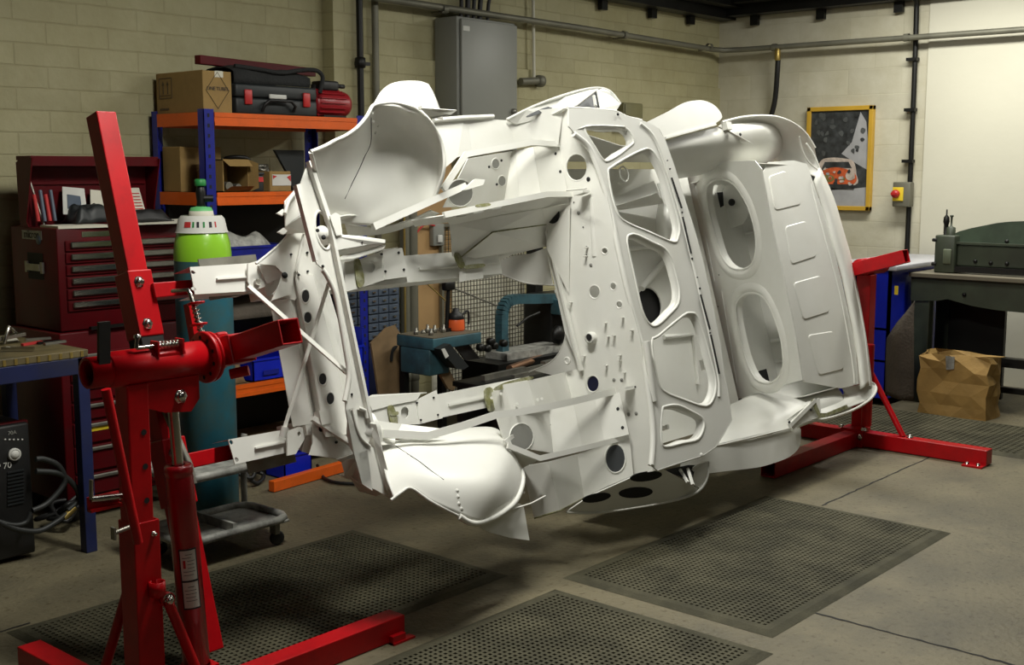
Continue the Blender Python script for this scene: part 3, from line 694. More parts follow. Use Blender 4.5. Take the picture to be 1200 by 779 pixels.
# --- front wheel arches
def shell(rows, name, thick=.005, nu=6, nv=6, extra=None):
    o = MB(); o.grid([[V(p) for p in r] for r in rows], nu, nv, thick)
    bv = BVHTree.FromPolygons([tuple(v) for v in o.v], [tuple(f) for f in o.f])
    if extra: extra(o)
    ob = o.build(name, WH, car); return ob, bv
def surf(bv, px, py, off=.001):
    d = Vector(ray(px, py).tolist()).normalized(); h = bv.ray_cast(Vector(OC.tolist()), d)
    return (h[0] - d * off) if h[0] is not None else None
r_up = [[(388, 260, -.14), (379, 230, -.08), (371, 203, -.03), (364, 178, .03)],
        [(410, 263, -.15), (402, 232, -.10), (398, 200, -.06), (392, 165, .03)],
        [(438, 264, -.16), (430, 228, -.12), (425, 185, -.09), (419, 149, .04)],
        [(464, 258, -.17), (458, 218, -.14), (450, 170, -.11), (438, 124, .05)],
        [(490, 246, -.17), (492, 205, -.15), (481, 158, -.11), (461, 120, .04)],
        [(506, 236, -.15), (513, 202, -.11), (508, 162, -.07), (490, 129, .02)],
        [(509, 233, -.12), (520, 200, -.04), (518, 170, -.02), (506, 145, .0)]]
def bead_up(o):
    o.tube([V(p) for p in smooth_loop([(388, 262, -.14), (379, 231, -.08), (371, 204, -.03), (364, 178, .03)], 5, False)], .008, 8)
    o.tube([V(p) for p in smooth_loop([(364, 178, .03), (379, 172, .03), (392, 165, .03), (405, 159, .035), (419, 149, .04), (430, 136, .045), (437, 124, .05), (447, 121, .05), (461, 120, .04), (476, 123, .03), (490, 129, .02), (506, 145, .0), (518, 170, -.02), (520, 200, -.04), (509, 233, -.12)], 5, False)], .007, 8)
archU, bvU = shell(r_up, 'front_wheel_arch', extra=bead_up)
r_lo = [[(446, 521, -.12), (448, 540, -.05), (453, 562, .01), (462, 585, .05)],
        [(478, 513, -.18), (480, 530, -.04), (478, 553, .02), (482, 572, .05)],
        [(515, 508, -.22), (518, 527, -.06), (512, 558, .06), (506, 588, .08)],
        [(545, 502, -.24), (560, 524, -.08), (550, 563, .08), (537, 603, .10)],
        [(580, 502, -.24), (592, 526, -.10), (580, 568, .06), (555, 611, .09)],
        [(597, 520, -.22), (606, 543, -.10), (596, 580, .0), (570, 609, .05)],
        [(600, 540, -.20), (613, 556, -.12), (606, 584, -.05), (580, 607, .0)]]
def bead_lo(o):
    o.tube([V(p) for p in smooth_loop([(603, 543, -.16), (611, 552, -.12), (612, 567, -.08), (604, 587, -.03), (588, 601, .02), (570, 610, .05), (553, 613, .09), (538, 605, .10)], 6, False)], .011, 8)
    o.tube([V(p) for p in smooth_loop([(458, 586, .05), (470, 577, .05), (482, 572, .05), (506, 588, .08), (537, 604, .10)], 5, False)], .005, 8)
    o.tube([V(p) for p in [(446, 521, -.10), (478, 513, -.14), (515, 508, -.16)]], .003, 6)
archL, bvL = shell(r_lo, 'front_wheel_arch', extra=bead_lo)
o = MB()
for bv, pl in ((bvU, [(435, 138), (435, 150), (435, 163), (433, 172), (428, 182), (421, 198), (412, 216), (404, 233)]), (bvL, [(463, 522), (478, 532), (492, 541), (506, 552), (520, 562)])):
    pts = [surf(bv, x, y, .0) for x, y in pl]; pts = [p for p in pts if p is not None]
    if len(pts) > 2: o.tube(smooth_loop(pts, 3, False), .0016, 6)
o.build('open_seam', M['hole'], car)
o = MB()
for x, y in ((436, 132), (437, 142), (443, 147), (440, 155), (536, 575), (537, 582), (538, 590), (541, 596)):
    p = surf(bvU if y < 300 else bvL, x, y, .0)
    if p is not None: o.lathe([(0, .002), (.006, .0015), (.008, -.001)], p, TV, 10)
o.build('spot_weld', WH, car)
# splash extension above the upper arch and triangular ones
o = MB(); o.grid([[V((437, 123, .05)), V((446, 108, .0)), V((457, 99, -.06)), V((470, 95.5, -.12))], [V((451, 124, .05)), V((460, 108, .0)), V((469, 99, -.06)), V((481, 95, -.12))], [V((466, 126, .04)), V((475, 109, .0)), V((483, 100, -.06)), V((492, 95.5, -.12))], [V((480, 131, .02)), V((488, 114, -.02)), V((494, 104, -.07)), V((500, 98, -.12))], [V((519, 140, -.0)), V((514, 124, -.04)), V((508, 109, -.09)), V((502, 99, -.14))]], 5, 5, .004)
o.build('splash_extension', WH, car)
o = MB(); o.plate(Q([(492, 127, .07), (506, 127, .07), (535, 129, .03), (528, 134, .03), (508, 139, .03), (503, 137, .03)]), (), .004); o.bar(V((492, 126), .07), V((506, 127), .07), .010, .02, TV); o.build('splash_tab', WH, car)
o = MB(); o.plate(Q([(553, 614, .02), (570, 612, .0), (590, 603, -.03), (606, 589, -.06), (613, 592, -.08), (620, 633, -.08), (598, 630, -.06), (575, 624, -.02)]), (), .004); o.build('splash_tab', WH, car)
o = MB(); o.tube(Q([(595, 598, -.02), (622, 590, -.04), (639, 581, -.06)]), .0035, 6); o.build('bracket_rod', WH, car)
# fairing under the upper arch and tunnel shaped opening
o = MB()
o.grid([[V((404, 262, -.19)), V((440, 266, -.2)), V((478, 258, -.22)), V((505, 246, -.24))], [V((408, 276, -.23)), V((448, 274, -.24)), V((486, 263, -.26)), V((515, 250, -.28))]], 4, 5, .004)
o.grid([[V((388, 262, -.10)), V((400, 258, -.14)), V((418, 258, -.17))], [V((392, 256, -.05)), V((404, 252, -.1)), V((420, 252, -.14))]], 3, 4, .004)
o.bar(V((437, 266), -.12), V((545, 218), -.10), .026, .018, TV); o.plate(Q([(541, 223, -.09), (556, 210, -.09), (567, 211, -.09), (565, 217, -.09), (545, 223, -.09)]), (), .014)
o.build('arch_stay', WH, car)

# --- inner wings / side boxes, upper
o = MB()
T1 = [((509, 141, -.22), (512, 205, -.24)), ((543, 139, -.20), (536, 184, -.22)), ((548, 138, -.2), (553, 181, -.17)), ((594, 141, -.16), (605, 171, -.16)), ((618, 130, -.11), (625, 168, -.13)), ((660, 126, 'x', 4.1), (654, 170, 'x', 4.1))]
facets(o, T1); o.tube(Q([(508, 141, -.21), (543, 138, -.19), (578, 136.5, -.17)]), .010, 8)
o.build('inner_wing', WH, car)
o = MB()
B1 = [((548, 186, -.14), (519, 243, -.17)), ((600, 177, -.21), (590, 240, -.25)), ((604, 176, -.195), (609, 235, -.22)), ((625, 172, -.135), (634, 230, -.16)), ((654, 170, 'x', 4.1), (665, 226, 'x', 4.1))]
B1v = facets(o, B1)
o.build('side_box', WH, car)
def ring_on(mb, mbh, quad, cx, cy, rx, ry, lip=.003, off=.003):
    l = [on_quad(quad, x, y, off) for x, y in ell(cx, cy, rx, ry)]; mbh.plate(l, (), .002)
    if lip: mb.tube(l, lip, 6, closed=True)
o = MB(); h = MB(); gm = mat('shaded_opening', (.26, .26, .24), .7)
qA = [B1v[1][0], B1v[2][0], B1v[1][1]]; q0 = [B1v[0][0], B1v[1][0], B1v[1][1]]; q3 = [B1v[3][0], B1v[4][0], B1v[3][1]]
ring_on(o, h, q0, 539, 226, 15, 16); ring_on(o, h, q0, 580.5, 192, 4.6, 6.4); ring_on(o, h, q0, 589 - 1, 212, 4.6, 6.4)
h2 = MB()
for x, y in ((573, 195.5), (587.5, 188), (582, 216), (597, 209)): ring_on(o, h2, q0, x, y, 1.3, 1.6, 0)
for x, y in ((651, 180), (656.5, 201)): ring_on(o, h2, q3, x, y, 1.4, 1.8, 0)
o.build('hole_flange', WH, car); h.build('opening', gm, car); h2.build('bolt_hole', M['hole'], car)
# flanges F1, F2 and the slotted ledge
def ribbon(mb, pts, d, wd, th=.012):
    p = [V(a, d) for a in pts]; tv = Vector(TV.tolist()); vs = []
    for i in range(len(p)):
        u = ((p[min(i + 1, len(p) - 1)] - p[i]).normalized() + (p[i] - p[max(i - 1, 0)]).normalized()).normalized(); n = u.cross(tv).normalized() * wd / 2
        vs += [p[i] + n + tv * th / 2, p[i] - n + tv * th / 2, p[i] - n - tv * th / 2, p[i] + n - tv * th / 2]
    K = len(p); mb.add(vs, [(4 * i + j, 4 * i + (j + 1) % 4, 4 * i + 4 + (j + 1) % 4, 4 * i + 4 + j) for i in range(K - 1) for j in range(4)] + [(0, 1, 2, 3), (4 * K - 4, 4 * K - 3, 4 * K - 2, 4 * K - 1)], False)
o = MB(); ribbon(o, [(519, 222, -.10), (546, 181, -.08), (602, 171, -.08), (622, 167, -.08), (654, 169, -.08)], -.08, .024); o.build('box_flange', WH, car)
o = MB(); ribbon(o, [(520, 252, -.09), (560, 244, -.08), (610, 234, -.08), (640, 228, -.08), (674, 227.5, -.08)], -.08, .024)
o.plate(Q([(482, 258, -.16), (520, 252, -.09), (525, 260, -.14), (486, 265, -.2)]), (), .004)
sl = [[V(p, -.11) for p in ell(x, y, 6, 1.5, -10, 10)] for x, y in ((541, 252), (561, 248), (582, 244))]
o.plate(Q([(520, 254, -.10), (640, 230, -.10), (668, 229, -.10), (668, 239, -.15), (634, 246, -.17), (573, 257, -.17), (527, 263, -.17)]), (), .004)
o.build('slotted_ledge', WH, car)
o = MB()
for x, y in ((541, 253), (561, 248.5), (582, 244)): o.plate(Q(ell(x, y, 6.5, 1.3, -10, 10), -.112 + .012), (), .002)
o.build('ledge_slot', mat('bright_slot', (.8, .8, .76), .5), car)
# box under the ledge
o = MB()
o.plate(Q([(527, 262, -.17), (573, 255, -.15), (577, 272, -.18), (538, 305, -.27), (530, 300, -.27)]), (), .004)
o.plate(Q([(573, 255, -.15), (634, 244, -.15), (668, 238, 'x', 4.1), (640, 265, 'x', 4.08), (577, 272, -.18)]), (), .004)
o.plate(Q([(577, 272, -.18), (640, 263, 'x', 4.08), (641, 288, 'x', 4.1), (600, 298, -.33), (566, 315, -.36), (538, 305, -.27)]), (), .004)
o.build('footbox', WH, car)
o = MB(); o.tube(Q([(538, 303, -.26), (577, 272, -.172), (640, 263, 'x', 4.07)]), .003, 6); o.build('seam_sealer', M['sealer'], car)
o = MB()
o.plate([V(p, 'x4.13') for p in smooth_loop([(573, 312), (582, 318), (600, 326), (620, 332), (648, 334)], 3, False) + [(641, 290), (622, 297), (600, 300), (585, 306)]], (), .004)
o.tube([V(p, 'x4.13') for p in smooth_loop([(573, 312), (582, 318), (600, 326), (620, 332), (650, 334)], 4, False)], .004, 6)
o.plate([V(p, 'x4.13') for p in [(655, 345), (662, 375)] + smooth_loop([(663, 385), (661, 402), (652, 418), (641, 427), (626, 434)], 3, False) + [(650, 440), (681, 434), (668, 380)]], (), .004)
o.tube([V(p, 'x4.13') for p in smooth_loop([(650, 340), (661, 370), (663, 390), (660, 404), (652, 418), (641, 427), (620, 436)], 4, False)], .004, 6)
o.build('gearbox_tunnel', WH, car)

# --- firewall
FX = 'x4.1'
fo = [(654, 168), (655, 140), (664, 127), (672, 132), (690, 160), (705, 206), (714, 240), (724, 290), (736, 343), (750, 395), (757, 440), (763, 480), (766, 520), (766, 551), (741, 557), (737, 512), (726, 460), (690, 468), (679, 431), (662, 388), (640, 287), (640, 262), (668, 240), (664, 222)]
fh = [(676, 196, 12.5, 16), (647, 251, 0, 0), (697, 342, 6.6, 8), (719, 335.5, 3.8, 4.8), (726, 357, 3.8, 4.4), (695, 449.5, 7.5, 10), (709, 294, 3.8, 4)]
o = MB(); o.plate(Q(fo, FX), [Q(ell(*e), FX) for e in fh if e[2]], .005, lip=.004)
o.bar(V((641, 270), 'x4.08'), V((681, 434), 'x4.08'), .012, .02, XV)
o.plate([V(p, 'x4.085') for p in ((640, 262), (668, 240))] + [V((667, 345), 'x4.095'), V((641, 292), 'x4.06')], (), .004)
o.build('firewall', WH, car)
o = MB(); h = MB()
l = [V(p, 'x4.075') for p in ell(647.5, 251.5, 8, 10.5)]; h.plate(l, (), .003)
for x, y, r in ((690, 210, .010), (678.5, 249.5, .008), (693, 310.5, .008), (720, 445, .008), (729, 445, .008), (737, 485, .008), (746, 484, .008)):
    (o if r < .0095 else h).lathe([(0, .0045), (r, .0045), (r, 0)], V((x, y), FX), (-1, 0, 0), 12)
for x, y, r in ((684, 266, .003), (688, 289, .003), (688, 299, .003), (673, 237, .003), (745, 453, .004)): h.lathe([(0, .0055), (r, .0055), (r, 0)], V((x, y), FX), (-1, 0, 0), 8)
h.build('grommet_hole', M['hole'], car); o.build('captive_nut', gm, car)
o = MB()
for x, y in ((670.5, 354), (711, 378), (731, 372), (742, 387), (714, 394), (721, 393), (686, 417), (712, 428), (728, 416), (728, 422), (733, 436), (689, 290), (688, 300)):
    a = V((x, y), FX); o.bar(a + Vector((-.003, 0, 0)), a + Vector((-.03, 0, 0)), .010, .003, WV)
    o.tube([a + Vector((-.003, 0, 0)), a + Vector((-.012, 0, 0))], .004, 6)
a = V((695, 395), FX); o.lathe([(.018, .03), (.024, .03), (.024, 0)], a, (-1, 0, 0), 14); o.lathe([(.018, .03), (.018, .012), (0, .012)], a, (-1, 0, 0), 14)
a = V((668, 422), 'x4.08'); o.tube([a + Vector((-.02, 0, 0)) + Vector((WV * .014 * math.cos(k) + TV * .014 * math.sin(k)).tolist()) for k in [i * PI / 5 for i in range(10)]], .005, 6, closed=True)
for y0, d in ((688, 0),): pass
o.build('stud_clip', WH, car)
o = MB(); a = V((695, 394), FX); o.lathe([(0, .029), (.015, .029)], a, (-1, 0, 0), 12); o.build('pipe_bore', M['hole'], car)
# vertical stiffening ribs pressed in the firewall
o = MB()
for (a, b) in (((694, 232), (698, 300)), ((757, 400), (766, 470))):
    o.tube([V(a, 'x4.108'), V(b, 'x4.108')], .016, 10)
o.build('pressed_rib', WH, car)
# bonnet drain tubes
o = MB(); o.tube(Q([(664, 223, 'x', 4.03), (687, 221, 'x', 3.98)]), .004, 6); o.obox(V((682, 226), 'x4.06'), XV * .05, WV * .01, TV * .05); o.obox(V((733, 455), 'x4.06'), XV * .06, WV * .008, TV * .05); o.build('bonnet_catch', WH, car)

# --- lower side: footbox, flanges, box
o = MB()
G = [((574, 462, -.27), (580, 489, -.27)), ((590, 451, -.2), (600, 484, -.18)), ((618, 446, -.2), (628, 479, -.16)), ((640, 441, -.24), (652, 476, -.18)), ((662, 436, 'x', 4.09), (672, 473, 'x', 4.05)), ((680, 432, 'x', 4.1), (691, 469, 'x', 4.1))]
facets(o, G); o.plate(Q([(580, 453, -.3), (620, 441, -.3), (618, 446, -.2), (590, 451, -.2), (574, 462, -.27)]), (), .004)
o.build('footbox', WH, car)
o = MB(); 
for x, y, d in ((606, 473, -.18), (587, 461, -.23), (576, 466, -.25), (630, 468, -.175), (635, 467, -.175)):
    o.tube([V((x, y), d), V((x, y), d + .03)], .006, 8)
o.build('stud', WH, car)
o = MB(); ribbon(o, [(448, 508, -.08), (500, 511, -.08), (545, 498, -.08), (581, 486, -.08), (600, 484, -.08), (640, 477, -.08), (673, 470, -.08), (726, 457, -.08)], -.08, .028); o.build('box_flange', WH, car)
o = MB(); ribbon(o, [(594, 522, -.09), (632, 537, -.08), (683, 525, -.08), (738, 511, -.08)], -.08, .022); ribbon(o, [(591, 518, -.09), (601, 511, -.12)], -.1, .014); o.build('box_flange', WH, car)
o = MB()
B2 = [((582, 490, -.16), (592, 521, -.16)), ((596, 487, -.18), (606, 524, -.2)), ((643, 479, -.23), (648, 531, -.2)), ((672, 473, -.165), (682, 522, -.14)), ((697, 467, -.13), (708, 516, -.12)), ((726, 460, 'x', 4.1), (737, 509, 'x', 4.1))]
B2v = facets(o, B2); o.build('side_box', WH, car)
o = MB(); h = MB(); h2 = MB()
qq = [B2v[1][0], B2v[2][0], B2v[2][1]]
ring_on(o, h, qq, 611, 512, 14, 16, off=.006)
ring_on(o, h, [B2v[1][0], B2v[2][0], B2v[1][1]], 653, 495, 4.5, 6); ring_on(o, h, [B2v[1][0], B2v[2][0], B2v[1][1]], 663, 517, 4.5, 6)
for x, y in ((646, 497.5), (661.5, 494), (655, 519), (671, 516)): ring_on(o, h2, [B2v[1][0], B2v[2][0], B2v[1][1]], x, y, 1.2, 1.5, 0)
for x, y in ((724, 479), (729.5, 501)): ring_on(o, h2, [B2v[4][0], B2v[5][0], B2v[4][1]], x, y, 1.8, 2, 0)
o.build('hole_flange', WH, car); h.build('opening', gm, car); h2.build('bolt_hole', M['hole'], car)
o = MB()
H_ = [((612, 546, -.2), (626, 607, -.22)), ((642, 541, -.12), (656, 598, -.16)), ((676, 532, -.17), (684, 583, -.2)), ((705, 522, -.12), (711, 570, -.14)), ((738, 514, 'x', 4.09), (742, 557, 'x', 4.09))]
Hv = facets(o, H_)
o.plate([V((598, 526), -.1), V((632, 538), -.1), V((612, 548), -.2)], (), .004)
o.build('inner_wing', WH, car)
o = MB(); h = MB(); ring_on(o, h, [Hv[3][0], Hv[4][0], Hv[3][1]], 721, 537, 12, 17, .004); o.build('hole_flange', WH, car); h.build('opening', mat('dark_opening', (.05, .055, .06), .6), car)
o = MB()
for x, y in ((614, 577), (634, 579)): o.tube([V((x, y), -.2), V((x, y), -.15)], .005, 6)
o.build('stud', WH, car)
o = MB(); o.tube([Hv[0][1], Hv[1][1]], .004, 6); o.tube([Hv[1][1], Hv[2][1]], .003, 6); o.build('seam_sealer', M['sealer'], car)

# --- door pillars / outer wing plates
o = MB(); pw = -.83
outer = [(664, 599), (690, 580), (742, 557), (775, 549), (795, 560), (819, 573), (813, 578), (795, 584), (760, 591), (715, 598), (680, 600)]
pf = [V((664, 599, -.16)), V((776, 549, .07)), V((819, 573, .05))]
def PF(x, y, off=0.0): return on_quad(pf, x, y, off)
o.plate([PF(*p) for p in [(664, 599), (690, 581), (742, 558), (776, 549), (797, 560), (819, 573), (813, 578), (795, 584), (760, 591), (715, 598), (680, 600)]], (), .005)
o.tube([V(p) for p in smooth_loop([(664, 600, -.16), (690, 601, -.14), (715, 599, -.12), (760, 592, -.07), (795, 585, -.0), (816, 577, .05), (826, 566, .06), (830, 553, .07), (830, 541, .07)], 4, False)], .006, 8)
o.plate([V(p) for p in [(815, 545, .06), (824, 541, .06), (830, 540, .07), (829, 553, .07), (826, 564, .06), (820, 572, .05), (800, 560, .06)]], (), .005)
o.bar(V((806, 549), .08), V((812, 568), .12), .012, .01, TV); o.bar(V((797, 550), .06), V((806, 565), .1), .012, .01, TV)
o.build('door_pillar', WH, car)
h = MB(); 
for e in ((745, 577, 20, 6.2, -4), (699, 583, 17, 5, -10), (757, 558, 19, 5.5, -8)): h.plate([PF(x, y, .006) for x, y in ell(*e)], (), .003)
h.plate([V(p) for p in [(778, 551, .03), (806, 545, .04), (815, 545, .05), (812, 560, .08), (800, 559, .08)]], (), .003)
h.build('lightening_hole', M['hole'], car)
# upper pillar
o = MB()
o.plate([V(p) for p in [(594, 141, -.14), (618, 129, -.10), (660, 113, -.06), (690, 105, -.02), (702, 104, .0), (676, 124, .03), (660, 128, .0), (640, 138, -.08), (605, 146, -.14)]], (), .005)
o.tube([V(p) for p in smooth_loop([(594, 140, -.14), (620, 127, -.10), (650, 115, -.06), (680, 106, -.03), (702, 103, .0), (716, 108, .03), (727, 122, .05)], 4, False)], .006, 8)
o.plate([V(p) for p in [(699, 106, .01), (706, 104, .01), (716, 108, .03), (724, 116, .04), (727, 122, .05), (722, 130, .05), (703, 128, .04)]], (), .005)
o.build('door_pillar', WH, car)
h = MB()
h.plate([V(p) for p in smooth_loop([(617, 136, -.085), (636, 127, -.08), (654, 123, -.07), (640, 130, -.075), (622, 136.5, -.082)], 3)], (), .003)
h.plate([V(p) for p in [(677, 124, .02), (699, 107, .0), (702, 126, .03)]], (), .003)
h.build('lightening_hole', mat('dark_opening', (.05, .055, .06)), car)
o = MB(); o.bar(V((696, 112), .04), V((698, 124), .05), .01, .01, TV); o.build('stud', WH, car)

# --- cowl panel with five openings
CT = .1
co = [(666, 127), (700, 128), (721, 131), (735, 137), (752, 141), (764, 146), (772, 151), (778, 162), (788, 190), (799, 224), (812, 265), (822, 300), (834, 355), (844, 405), (848, 440), (852, 455), (857, 492), (848, 508), (838, 524), (823, 534), (800, 541), (770, 551), (762, 545), (765, 520), (764, 490), (757, 440), (750, 395), (736, 343), (724, 290), (714, 240), (706, 212), (697, 186), (687, 168), (672, 155), (666, 148)]
chs = [[(685, 150), (705, 149.5), (728, 150), (737, 155), (741.6, 166), (736, 172), (724, 181), (712, 188), (706, 186), (697, 172)],
       [(713, 203), (716, 197), (734, 186), (752, 177), (761, 176), (769, 185), (778, 203), (785, 225), (795, 262), (794, 277), (788, 283), (762, 272), (734, 260), (724, 250), (717, 228)],
       [(735, 284), (739, 276), (748, 277), (764, 285), (778, 292), (786, 304), (791, 320), (795, 338), (794, 355), (784, 367), (770, 380), (761, 379), (752, 362), (744, 325)],
       [(764, 401), (772, 394), (800, 371), (808, 368), (816, 371), (825, 394), (832, 420), (838, 445), (836, 464), (826, 475), (800, 467), (777, 457), (770, 440)],
       [(776, 482), (780, 477), (794, 476), (810, 483), (822, 490), (824, 500), (817, 514), (800, 518), (780, 523), (775, 515)]]
o = MB(); hl = [[V(p, CT) for p in smooth_loop(h, 3)] for h in chs]
hl2 = [[V(p, CT) for p in smooth_loop(h, 3)] for h in chs]
o.plate([V(p, CT) for p in co], hl, .006)
for h in hl:   # rolled inner lips standing away from the panel
    K = len(h); c = sum(h, Vector()) / K; inn = [p + (c - p).normalized() * .012 - Vector(TV.tolist()) * .03 for p in h]
    mid_ = [p + (c - p).normalized() * .004 + Vector(TV.tolist()) * .001 for p in h]
    o.add(h + mid_ + inn, [(i, (i + 1) % K, K + (i + 1) % K, K + i) for i in range(K)] + [(K + i, K + (i + 1) % K, 2 * K + (i + 1) % K, 2 * K + i) for i in range(K)], True)
    o.tube([p + (p - c).normalized() * .004 for p in h], .007, 8, closed=True)
o.tube([V(p, CT - .004) for p in smooth_loop([(672, 157), (688, 170), (698, 190), (714, 240), (724, 290), (736, 343), (750, 395), (757, 440), (764, 490), (765, 520), (763, 545)], 4, False)], .013, 10)
o.build('cowl_panel', WH, car)
o = MB()
o.grid([[V((665, 126, .06)), V((690, 127, .06)), V((721, 130, .06)), V((735, 137, .07))], [V((667, 140, .03)), V((690, 140, .05)), V((718, 143, .08)), V((733, 146, .09))], [V((672, 154, .10)), V((690, 148, .11)), V((718, 148, .11)), V((733, 149, .11))]], 4, 4, .004)
o.tube([V((665, 126), .06), V((690, 127), .06), V((721, 130), .06), V((735, 137), .07), V((752, 141), .09)], .006, 8)
o.build('cowl_edge_flange', WH, car)
o = MB()   # rear edge turned down towards the cockpit, and the side returns
edge = [(772, 151), (778, 162), (788, 190), (799, 224), (812, 265), (822, 300), (834, 355), (844, 405), (848, 440), (852, 455), (857, 492), (848, 508), (838, 524), (823, 534), (800, 541), (770, 551)]
ev = [V(p, CT) for p in edge]; e2 = [p - Vector(TV.tolist()) * .05 for p in ev]
for i in range(len(ev) - 1): o.plate([ev[i], ev[i + 1], e2[i + 1], e2[i]], (), .004)
o.tube([V(p, CT + .002) for p in smooth_loop([(750, 145), (764, 158), (775, 182), (786, 215), (800, 262), (812, 310), (824, 362), (834, 405), (841, 440), (842, 465)], 4, False)], .009, 8)
o.tube(ev, .004, 6)
o.build('cowl_return', WH, car)
h = MB()
for a, b in (((787, 208), (799, 244)), ((800, 254), (810, 297)), ((821, 345), (832, 386)), ((833, 392), (843, 438))): h.bar(V(a, CT + .012), V(b, CT + .012), .010, .004, TV)
holes_dark(h, [(799, 249, .005), (811, 303, .005), (820, 338, .005), (817, 325, .003), (832, 390, .004), (785, 198, .004), (782, 188, .003), (724, 134, .006)], CT + .01)
h.build('trim_slot', M['hole'], car)
o = MB(); o.lathe([(0, .004), (.008, .004), (.01, 0)], V((822, 533), CT + .004), TV, 10); o.bar(V((777, 511 - 9), CT - .2), V((783, 500), CT - .15), .02, .01, TV); o.build('stud', WH, car)

# --- floor, sills, seat pans
def cbox(m, x0, x1, w0, w1, t0, t1): m.add([P(x, w, t) for x in (x0, x1) for w in (w0, w1) for t in (t0, t1)], [(0, 1, 3, 2), (4, 6, 7, 5), (0, 4, 5, 1), (2, 3, 7, 6), (0, 2, 6, 4), (1, 5, 7, 3)])
FT = -.44
o = MB(); bh = [V(p, FT) for p in ell(760, 358, 15, 22, -10)]
o.plate([P(4.5, .72, FT), P(5.62, .72, FT), P(5.62, -.68, FT), P(4.5, -.68, FT)], [bh], .004, lip=.006)
o.tube([V((735, 292), FT + .01), V((775, 287), FT + .01)], .012, 8); o.tube([V((752, 338), FT + .01), V((781, 302), FT + .01)], .016, 8)
o.tube([V((778, 395), FT + .01), V((812, 392), FT + .01), V((818, 450), FT + .01)], .012, 8)
o.build('floor_pan', WH, car)
MB().plate([V(p, FT - .02) for p in ell(763, 356, 20, 26, -10)], (), .004).build('added_dark_disc', M['hole'], car)  # dark disc added behind the floor opening so it looks dark inside
o = MB()   # inner sills close the cabin sides
o.plate([P(4.12, .76, FT), P(5.3, .76, FT), P(5.3, .74, -.18), P(4.6, .74, -.12), P(4.12, .76, .0)], (), .004)
o.plate([P(4.12, -.70, FT), P(5.35, -.70, FT), P(5.35, -.68, -.12), P(4.6, -.70, -.06), P(4.12, -.72, .05)], (), .004)
o.build('inner_sill', WH, car)
# footwell cone and kick panel seen through the upper openings
o = MB()
o.plate(Q([(715, 243, -.2), (770, 226, -.12), (778, 238, -.15), (726, 246, -.22)]), (), .004)
o.plate(Q([(716, 232, -.3), (766, 212, -.3), (786, 260, -.3), (725, 248, -.3)]), (), .004)
o.grid([[V((772, 238, -.22)), V((779, 230, -.18)), V((789, 226, -.16))], [V((769, 262, -.24)), V((778, 255, -.14)), V((790, 250, -.12))], [V((772, 285, -.24)), V((782, 282, -.16)), V((792, 276, -.14))]], 4, 4, .004)
o.plate(Q([(770, 215, -.1), (776, 214, -.1), (784, 238, -.1), (778, 240, -.1)]), (), .004)
o.build('footwell_panel', WH, car)
o = MB(); o.tube([V((x, y), -.2) for x, y in ell(731, 204, 5, 9, -15)], .004, 6, closed=True); o.obox(V((826, 427), -.05), XV * .05, WV * .05, TV * .02); o.build('door_hinge', WH, car)
# heelboard with the two oval openings
HX = (1.0, 0, .55); hv = 5.62 + .55 * -.33   # plane: x + .55 t = const, leaning back towards the deck
def HB(p): return cp(p[0], p[1], HX, hv)
O1 = smooth_loop([(828, 224), (833, 214), (846, 210), (861, 217), (876, 240), (885, 270), (886, 295), (880, 311), (868, 316), (855, 312), (845, 298), (837, 272), (830, 245)], 3)
O2 = smooth_loop([(862, 362), (868, 348), (881, 343), (896, 349), (908, 372), (916, 400), (918, 428), (911, 444), (899, 449), (886, 444), (876, 426), (868, 398)], 3)
hb = [(790, 196), (812, 194), (850, 189), (885, 188), (893, 198), (905, 262), (920, 330), (934, 400), (941, 445), (915, 452), (870, 466), (846, 474), (840, 440), (822, 340), (800, 250)]
o = MB(); o.plate([HB(p) for p in hb], [[HB(p) for p in O1], [HB(p) for p in O2]], .005, lip=.007)
hn = Vector((XV * HX[0] + TV * HX[2]).tolist()).normalized()
for O in (O1, O2):
    L = [HB(p) for p in O]; c = sum(L, Vector()) / len(L); K = len(L)
    big = [p + (p - c).normalized() * .055 - hn * .003 for p in L]; mid_ = [p + (p - c).normalized() * .03 - hn * .02 for p in L]; inn = [p + hn * .04 for p in L]
    o.add(big + mid_ + L + inn, [(r * K + i, r * K + (i + 1) % K, (r + 1) * K + (i + 1) % K, (r + 1) * K + i) for r in range(3) for i in range(K)], True)
for a, b in (((800, 205), (852, 462)), ((815, 215), (838, 330)), ((846, 340), (864, 450))): o.tube([HB(a), HB(b)], .006, 8)
o.build('heelboard', WH, car)
h = MB()
for x, y, r in ((816, 258, .004), (839, 297, .003), (843, 322, .004), (842, 359, .004), (913, 318, 0), (817, 280, .003)):
    if r: h.lathe([(0, .004), (r, .004), (r, 0)], HB((x, y)), -hn, 8)
h.plate([HB(p) - hn * .02 for p in ((855, 470.5), (873, 465.5), (873, 467.5), (855, 473))], (), .003)
h.build('bolt_hole', M['hole'], car)
